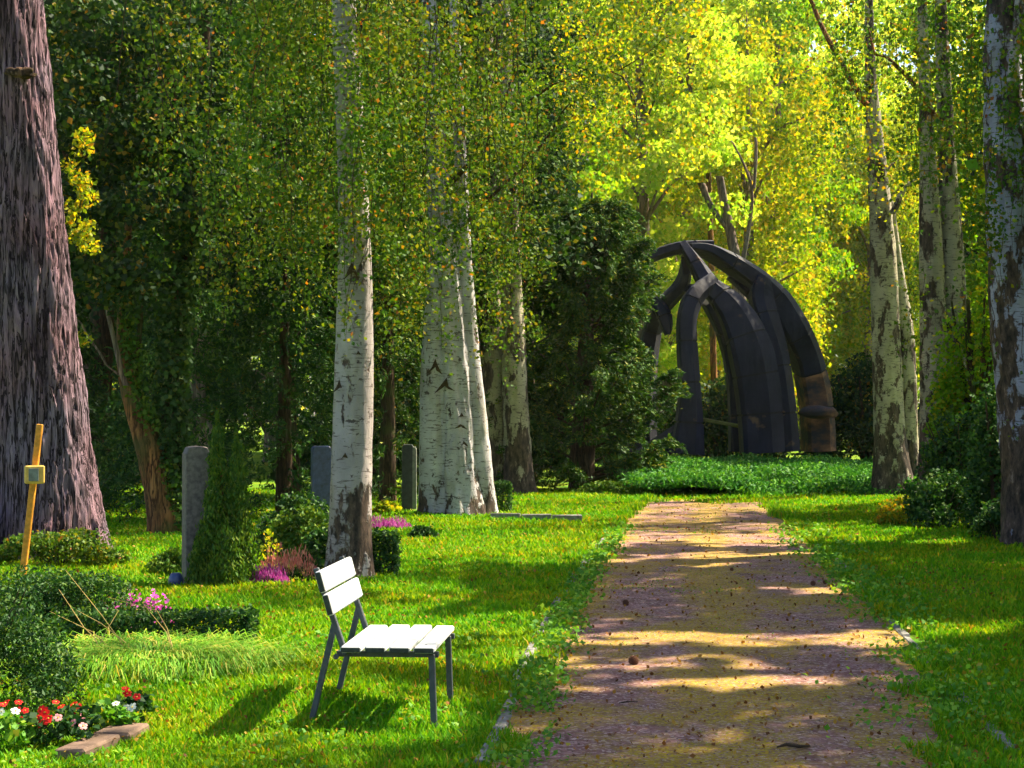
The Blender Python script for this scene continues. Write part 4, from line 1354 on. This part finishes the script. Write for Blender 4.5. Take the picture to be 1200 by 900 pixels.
for i in range(4):
    mb = MB()
    w_ = .114
    mb.box(bp(.062 + i * .1325, LEN / 2, .430 + (.003 if i in (0, 3) else .006)), (w_, LEN, .034), Mb, .009)
    o = mb.build('seat_slat', M['bench_paint'], bench)
    for s_ in (-.0015, LEN + .0015):
        e = MB(); e.box(bp(.062 + i * .1325, s_, .432), (w_ - .010, .006, .026), Mb, .002)  # thin dark plate over each slat end
        e.build('slat_end', M['bench_end'], o)
    for s_ in (.11, LEN - .11):
        sc_ = MB(); sc_.tube([bp(.062 + i * .1325, s_, .448), bp(.062 + i * .1325, s_, .4515)], .006, 8)
        sc_.build('screw', M['bench_metal'], o)
tilt = math.atan2(.064, .232)
Mt = Mb @ Matrix.Rotation(-tilt, 3, 'Y')
for i, (a, z) in enumerate(((-.062, .672), (-.104, .795))):
    mb = MB()
    mb.box(bp(a, LEN / 2, z), (.036, LEN, .118), Mt, .009)
    o = mb.build('back_slat', M['bench_paint'], bench)
    for s_ in (-.0015, LEN + .0015):
        e = MB(); e.box(bp(a, s_, z), (.030, .006, .108), Mt, .002)
        e.build('slat_end', M['bench_end'], o)
for s_, y_ in ((0, .10), (1, LEN - .10)):
    mb = MB(); mb.bar(bp(.49, y_, .40), bp(.505, y_, -.03), .034, .034, .004); mb.build('leg', M['bench_metal'], bench)
    mb = MB(); mb.bar(bp(-.040, y_ + .001, .57), bp(-.175, y_, -.0), .034, .032, .004); mb.build('leg', M['bench_metal'], bench)
    mb = MB(); mb.bar(bp(.02, y_, .392), bp(-.145, y_, .862), .036, .030, .004); mb.build('back_upright', M['bench_metal'], bench)
    mb = MB(); mb.bar(bp(-.035, y_ + .033, .395), bp(.525, y_ + .033, .395), .030, .032, .003); mb.build('seat_bearer', M['bench_metal'], bench)
    mb = MB(); mb.tube([bp(-.03, y_ - .03, .385), bp(-.03, y_ - .012, .385)], .016, 8); mb.build('bolt', M['bench_metal'], bench)

# ---------------------------------------------------------------- graves and planting on the left
def stone(name, label, x, y, w, dp, h, mat, bev=.02, rot=0.0, group=None, top=0.0):
    mb = MB()
    n_ = 9
    v = []; f = []
    prof = []
    for k in range(n_):
        a = -1 + 2 * k / (n_ - 1)
        prof.append((a * (w / 2 - (.012 if abs(a) == 1 else 0)), h + top * (math.sqrt(max(0, 1 - a * a)) - .0) * 1.0 - (.02 if abs(a) == 1 else 0)))
    ring = [(-w / 2, -.1), (w / 2, -.1), (w / 2, h - .035)] + prof[::-1] + [(-w / 2, h - .035)]
    c_, s_ = math.cos(rot), math.sin(rot)
    rr = [(.94, -dp / 2), (1, -dp / 2 + bev), (1, dp / 2 - bev), (.94, dp / 2)]
    m_ = len(ring)
    for (q, yy) in rr:
        for (a, z) in ring:
            zz = z if z < 0 else z - (1 - q) * .12
            X_ = a * q; v.append((x + X_ * c_ - yy * s_, y + X_ * s_ + yy * c_, zz))
    for j in range(3):
        for k in range(m_):
            f.append((j * m_ + k, j * m_ + (k + 1) % m_, (j + 1) * m_ + (k + 1) % m_, (j + 1) * m_ + k))
    f.append(tuple(range(m_))); f.append(tuple(3 * m_ + k for k in range(m_))[::-1])
    mb.add(v, f)
    o = mb.build(name, mat, None)
    return tag(o, label, 'gravestone', group)


stone('gravestone', 'tall grey stone pillar partly hidden by the narrow cypress', -3.18, 17.2, .25, .26, 1.36, M['grave_granite'], .03, .35, top=.04)
stone('gravestone', 'polished blue black grave pillar just left of the slim birch', -2.75, 24.6, .27, .22, 1.28, M['blue_granite'], .01, .25)
stone('gravestone', 'dark narrow grave slab in shade left of the triple birch', -1.83, 30.0, .20, .16, 1.22, M['dark_granite'])
stone('gravestone', 'slim pale grave post standing against the dark slab', -1.70, 29.8, .07, .10, 1.18, M['pale_post'], .01)
stone('gravestone', 'low pale stone cut off by the left edge beside the huge trunk', -6.13, 19.6, .44, .2, .62, M['pale_post'])

# leaning ochre stake with a small plate
st = thing('marker_stake', 'ochre wooden stake with a small square plate before the huge left trunk', 'stake', (-4.95, 17.6, 0))
mb = MB(); a, b_ = spot(25, 700, 17.6), spot(47, 497, 17.6)
mb.bar(a, b_, .062, .062, .008); mb.build('pole', M['ochre_wood'], st)
mb = MB(); c_ = spot(41, 556, 17.54); mb.box(c_, (.20, .13, .185), Matrix.Rotation(.3, 3, 'Z'), .012); pl_ = mb.build('plate', M['ochre_plate'], st)
mb = MB(); mb.box(c_ + np.array([.012, -.075, .0]), (.10, .02, .13), Matrix.Rotation(.3, 3, 'Z'), .003); mb.build('label_sheet', M['pale_post'], pl_)


def hedge(name, label, x0, x1, y0, y1, h, n_, leaf, mat, group=None):
    root = thing(name, label, 'hedge', ((x0 + x1) / 2, (y0 + y1) / 2, 0), group)
    P = np.c_[rng.uniform(x0, x1, n_), rng.uniform(y0, y1, n_), h * rng.random(n_) ** .7]
    # push most of the leaves to the faces of the clipped block
    f_ = rng.integers(0, 5, n_)
    j = rng.normal(0, .02, n_) - .01
    P[f_ == 0, 0] = x0 - j[f_ == 0]; P[f_ == 1, 0] = x1 + j[f_ == 1]; P[f_ == 2, 1] = y0 - j[f_ == 2]
    P[f_ == 3, 2] = h + j[f_ == 3]
    P[:, 2] += .03 * (vnoise(P * 4, 71) - .5)
    foliage('foliage', P, leaf, mat, root, ratio=.75)
    mb = MB()
    for _ in range(6):
        x, y = R.uniform(x0 + .03, x1 - .03), R.uniform(y0 + .03, y1 - .03)
        mb.tube([(x, y, -.02), (x + R.uniform(-.03, .03), y, h * .8)], [.012, .005], 5, cap=False)
    mb.build('stem', M['dark_bark'], root)
    return root


hg = 'small clipped hedges on the left lawn'
hedge('box_hedge', 'clipped cube of box tucked between the triple birch and the birch pair', -.44, -.03, 29.4, 29.9, .56, 2600, .045, M['hedge_leaf'], hg)
hedge('box_hedge', 'clipped cube of box right beside the foot of the slim birch', -1.5, -1.22, 17.95, 18.3, .45, 3000, .04, M['hedge_leaf'], hg)
hedge('box_hedge', 'low clipped hedge edging the grave with purple asters', -3.2, -1.92, 12.4, 12.8, .25, 7500, .034, M['hedge_leaf'], hg)

shrub('yew_shrub', 'dense dark yew shrub filling the lower left edge', -3.02, 9.75, .56, .6, .88, 15000, .035, M['hedge_leaf'], 10, ratio=.4)
shrub('juniper_shrub', 'sprawling dark juniper in front of the huge left trunk', -3.45, 13.0, .75, .5, .52, 8500, .045, M['hedge_leaf'], 8, ratio=.35)
shrub('juniper_shrub', 'feathery low shrub at the foot of the huge left trunk', -5.0, 18.9, .9, .4, .42, 4500, .05, M['birch_leaf'], 10)
shrub('low_shrub', 'dark shrub with a rusty edge between cypress and blue pillar', -2.6, 21.5, .7, .5, .72, 5000, .06, M['hedge_leaf'], 8)
shrub('low_shrub', 'yellow green mound right behind the pink heather', -2.35, 19.4, .55, .35, .62, 4500, .055, M['thuja_leaf'], 6)
shrub('low_shrub', 'thin little shrub of amber leaves above the heather', -2.64, 18.6, .16, .14, .50, 70, .05, M['amber_leaf'], 4)
shrub('low_shrub', 'glossy dark green shrub left of the slim birch foot', -1.98, 18.3, .36, .3, .45, 3400, .055, M['hedge_leaf'], 5)
shrub('low_shrub', 'green creeping plant in front of the ivy wrapped trunk', -3.55, 18.2, .35, .3, .24, 2000, .05, M['thuja_leaf'], 5)
shrub('low_shrub', 'small dark tuft alone on the sunny lawn before the triple birch', -1.22, 23.4, .22, .2, .16, 1200, .05, M['hedge_leaf'], 4)
shrub('low_shrub', 'rusty brown heap of foliage in shade behind the slim birch', -2.15, 29.5, .28, .2, .2, 900, .06, M['amber_leaf'], 4)
shrub('low_shrub', 'light green plants along the foot of the dark yew tree', 2.3, 36.6, 1.0, .25, .28, 2600, .07, M['thuja_leaf'], 6)

# rock and vase among the plants
mb = MB(); mb.blob((-2.52, 17.1, .07), (.11, .09, .075), noise=.35, seed=3); tag(mb.build('rock', M['ochre_rock'], None), 'rounded ochre stone glowing beside the pink heather', 'rock')
mb = MB(); mb.blob((-2.70, 17.0, .04), (.10, .08, .05), noise=.4, seed=6); tag(mb.build('rock', M['ochre_rock'], None), 'flatter ochre stone at the foot of the narrow cypress', 'rock')
mb = MB()
mb.tube([(-3.32, 16.9, 0), (-3.32, 16.9, .03), (-3.32, 16.9, .08), (-3.32, 16.9, .13), (-3.32, 16.9, .15)], [.05, .07, .08, .06, .045], 14)
tag(mb.build('vase', M['vase_blue'], None, smooth=True), 'small dark blue grave vase left of the grey pillar', 'vase')


def spiky(name, label, x, y, rx, ry, h, n_, mat, cat='flowers', up=.75, leaf=.07, ratio=.22, green=None, group=None):
    root = thing(name, label, cat, (x, y, 0), group)
    a = rng.uniform(0, 6.28, n_); q = np.sqrt(rng.random(n_))
    P = np.c_[x + np.cos(a) * q * rx, y + np.sin(a) * q * ry, h * (.45 + .55 * rng.random(n_)) * np.clip(1 - q ** 3 * .5, 0, 1) * (.6 + .8 * vnoise(np.c_[np.cos(a) * q * 3, np.sin(a) * q * 3, a * 0], 77))]
    tag(foliage('flower_spikes', P, leaf, mat, root, ratio=ratio, axis=np.array([[0, 0, 1.0]]), axis_w=up), kind='stuff')
    P2 = P.copy(); P2[:, 2] *= .5
    foliage('foliage', P2[::2], leaf * .9, green or M['hedge_leaf'], root, ratio=.3, axis=np.array([[0, 0, 1.0]]), axis_w=.5)
    return root


spiky('heather', 'coral pink heather spikes behind the purple heather', -2.28, 17.45, .30, .16, .34, 900, M['pink_bloom'], leaf=.06, ratio=.16)
spiky('heather', 'purple heather at the front of the grave left of the birch', -2.48, 17.05, .26, .14, .20, 1300, M['purple_bloom'], leaf=.05)
spiky('heather', 'distant strip of purple heather right of the slim birch', -1.83, 25.2, .36, .2, .20, 1100, M['purple_bloom'], leaf=.06)
spiky('aster', 'mound of magenta asters above the low clipped hedge', -2.85, 13.3, .22, .18, .30, 420, M['magenta_bloom'], leaf=.035, ratio=.9, up=.1)
spiky('aster', 'smaller cluster of pale purple asters left of the magenta mound', -3.12, 13.4, .12, .1, .30, 110, M['purple_bloom'], leaf=.03, ratio=.9, up=.1)

# long grass clump with dry stalks
lg = thing('grass_clump', 'shaggy clump of long bluish green grass beside the yew shrub', 'grass clump', (-2.35, 11.2, 0))
n_ = 5200
bx = rng.normal(-2.42, .34, n_); by = rng.normal(11.35, .30, n_)
az = np.arctan2(by - 11.35, bx + 2.42) + rng.normal(0, .7, n_)
ln = rng.uniform(.12, .34, n_); w_ = .0035
Bp = np.c_[bx, by, bx * 0]
dirs = np.c_[np.cos(az), np.sin(az), az * 0]
q1 = Bp + dirs * (ln * .25)[:, None] + np.c_[bx * 0, bx * 0, ln * .50]
q2 = Bp + dirs * (ln * .62)[:, None] + np.c_[bx * 0, bx * 0, ln * .55]
q3 = Bp + dirs * (ln * .95)[:, None] + np.c_[bx * 0, bx * 0, ln * .22]
sd = np.c_[-np.sin(az), np.cos(az), az * 0] * w_
V = np.stack([Bp - sd, Bp + sd, q1 - sd, q1 + sd, q2 - sd, q2 + sd, q3], 1).reshape(-1, 3)
b7 = np.arange(n_)[:, None] * 7
mesh_np('blades', V, [np.concatenate([b7 + np.array([[0, 1, 3, 2]]), b7 + np.array([[2, 3, 5, 4]])]), b7 + np.array([[4, 5, 6]])], M['long_grass'], lg)
dr = thing('dry_stems', 'long dry straw coloured stems arching over the juniper', 'dry stems', (-2.9, 11.6, 0))
for (a, b_, c_) in (((160, 788), (120, 720), (78, 668)), ((205, 765), (185, 715), (130, 700)), ((140, 780), (110, 740), (60, 716)), ((185, 790), (215, 765), (232, 748)),
                    ((120, 765), (100, 735), (70, 690)), ((202, 780), (196, 740), (168, 706)), ((110, 770), (128, 735), (140, 715)), ((170, 780), (120, 730), (92, 715))):
    mb = MB(); ys_ = 11.4
    mb.tube([spot(*a, ys_), spot((a[0] + b_[0]) / 2 + 2, (a[1] + b_[1]) / 2 - 4, ys_ + .1), spot(*b_, ys_ + .15), spot(*c_, ys_ + .3)], [.005, .004, .003, .0015], 5)
    mb.build('stem', M['dry_straw'], dr)


def petal_flower(name, c, r, mat, parent, tilt_):
    """five cupped petals"""
    mb = MB()
    Mx = Matrix.Rotation(tilt_[0], 3, 'X') @ Matrix.Rotation(tilt_[1], 3, 'Y')
    c = Vector(c)
    for k in range(5):
        a = k * 1.2566 + tilt_[0]
        pts = []
        for (rr, hw, z) in ((.1, .10, 0), (.6, .42, .12), (1.0, .30, .05)):
            for s_ in (-1, 1):
                p = Vector((math.cos(a) * rr - math.sin(a) * hw * s_, math.sin(a) * rr + math.cos(a) * hw * s_, z)) * r
                pts.append(Mx @ p + c)
        mb.add(pts, [(0, 1, 3, 2), (2, 3, 5, 4)])
    o = mb.build(name, mat, parent)
    s_ = MB(); s_.blob(c + Mx @ Vector((0, 0, r * .12)), (r * .22, r * .22, r * .15), 6, 4, 0); s_.build('stamen', M['stamen'], o)
    return o


bg = 'begonias bedded in the lower left corner'
bl_ = [('red', -2.60, 8.95, 'red begonia plant against the left edge at the bottom', 7), ('red', -2.42, 8.75, 'red begonia plant second from the left edge, low in the corner', 7),
       ('red', -2.30, 9.05, 'red begonia plant under the right side of the yew shrub', 6), ('white', -2.12, 9.15, 'white begonia plant beside the pink stone slab', 4),
       ('red', -2.06, 9.35, 'single tall red begonia farthest right of the bed', 3), ('white', -2.55, 8.65, 'white begonia plant lowest in the left corner', 3), ('pink', -2.22, 8.72, 'pink begonia plant nearest the bottom edge', 4)]
for (kd, x, y, lab, nf) in bl_:
    root = thing('begonia', lab, 'flowers', (x, y, 0), bg)
    hh = .20 if nf > 3 else .26
    P = in_blobs([(x + R.uniform(-.07, .07), y + R.uniform(-.07, .07), R.uniform(.03, hh * .75), .07, .07, .04) for _ in range(8)], 26)
    foliage('foliage', P, .042, M['weed_leaf'] if kd == 'white' else M['hedge_leaf'], root, ratio=.9, up=1.5)
    for k in range(nf):
        a = R.uniform(0, 6.28); q = R.uniform(.02, .11)
        petal_flower('flower', (x + math.cos(a) * q, y - .03 + math.sin(a) * q, hh * R.uniform(.6, 1.0)), R.uniform(.019, .028), M[kd + '_petal'], root, (R.uniform(.3, 1.3), R.uniform(-.5, .5)))

# stone slabs edging the flower bed
for (x, y, w_, l_, r_, lab) in ((-2.05, 9.0, .20, .30, -.15, 'flat pinkish stone slab at the end of the begonia bed'), (-2.13, 8.62, .16, .42, -.22, 'flat pinkish stone slab nearest the bottom edge')):
    mb = MB(); mb.box((x, y, .02), (w_, l_, .07), Matrix.Rotation(r_, 3, 'Z'), .012, .003)
    tag(mb.build('stone_slab', M['slab_pink'], None), lab, 'stone slab', 'stone slabs edging the flower bed')


# ---------------------------------------------------------------- cones and sticks on the path
def pine_cone(px, py, r, label):
    x, y = ground_at(px, py + 4)
    z = .02 + r * .9
    root = thing('fir_cone', label, 'cone', (x, y, 0), 'cones lying on the path')
    mb = MB(); mb.blob((x, y, z), (r * .75, r * .75, r * .85), 8, 6, .1); core = mb.build('core', M['cone'], root)
    mb = MB()
    for i in range(70):
        ph = math.acos(1 - 2 * (i + .5) / 70); th = i * 2.39996
        d = Vector((math.sin(ph) * math.cos(th), math.sin(ph) * math.sin(th), math.cos(ph)))
        q = d.to_track_quat('Z', 'Y').to_matrix()
        mb.box(Vector((x, y, z)) + d * r * .85 + Vector((0, 0, -.05 * r)), (r * .34, r * .12, r * .34), q @ Matrix.Rotation(.5, 3, 'X'), r * .03)
    mb.build('scales', M['cone'], root)


pine_cone(742, 778, .036, 'round brown cone in the left wheel track, nearest the camera')
pine_cone(733, 708, .030, 'smaller cone farther up the left side of the path')
pine_cone(952, 684, .026, 'dark little cone far up the right side of the path')
pine_cone(966, 682, .024, 'cone lying just right of the far dark cone')
pine_cone(857, 667, .022, 'tiny far cone in the middle of the path')
mb = MB(); x, y = ground_at(928, 882)
mb.tube([(x - .08, y, .035), (x - .03, y + .02, .045), (x + .03, y - .01, .04), (x + .09, y + .03, .035)], [.004, .009, .010, .004], 6)
tag(mb.build('bark_fragment', M['twig'], None), 'dark crooked piece of bark near the bottom of the path', 'stick')
mb = MB(); x, y = ground_at(735, 829)
mb.tube([(x - .05, y, .032), (x, y + .01, .038), (x + .06, y + .04, .034)], [.003, .005, .002], 5)
tag(mb.build('twig', M['twig'], None), 'thin dead twig on the path below the nearest cone', 'stick')

# ---------------------------------------------------------------- thin sunlit air over the whole place
mb = MB(); mb.box((0, 60, 27), (420, 260, 56))
hz = mb.build('haze', M['joint'], None)
hm, n, out = new_mat('haze_air')
pv = node(n, 'ShaderNodeVolumePrincipled')
pv.inputs['Color'].default_value = (.95, .96, .85, 1)
pv.inputs['Density'].default_value = .00016
pv.inputs['Anisotropy'].default_value = .3
lk(n, pv.outputs[0], out.inputs['Volume'])
hz.data.materials.clear(); hz.data.materials.append(hm)
tag(hz, 'thin sunlit haze between the far trees', 'haze', kind='stuff')
cy.volume_bounces = 0
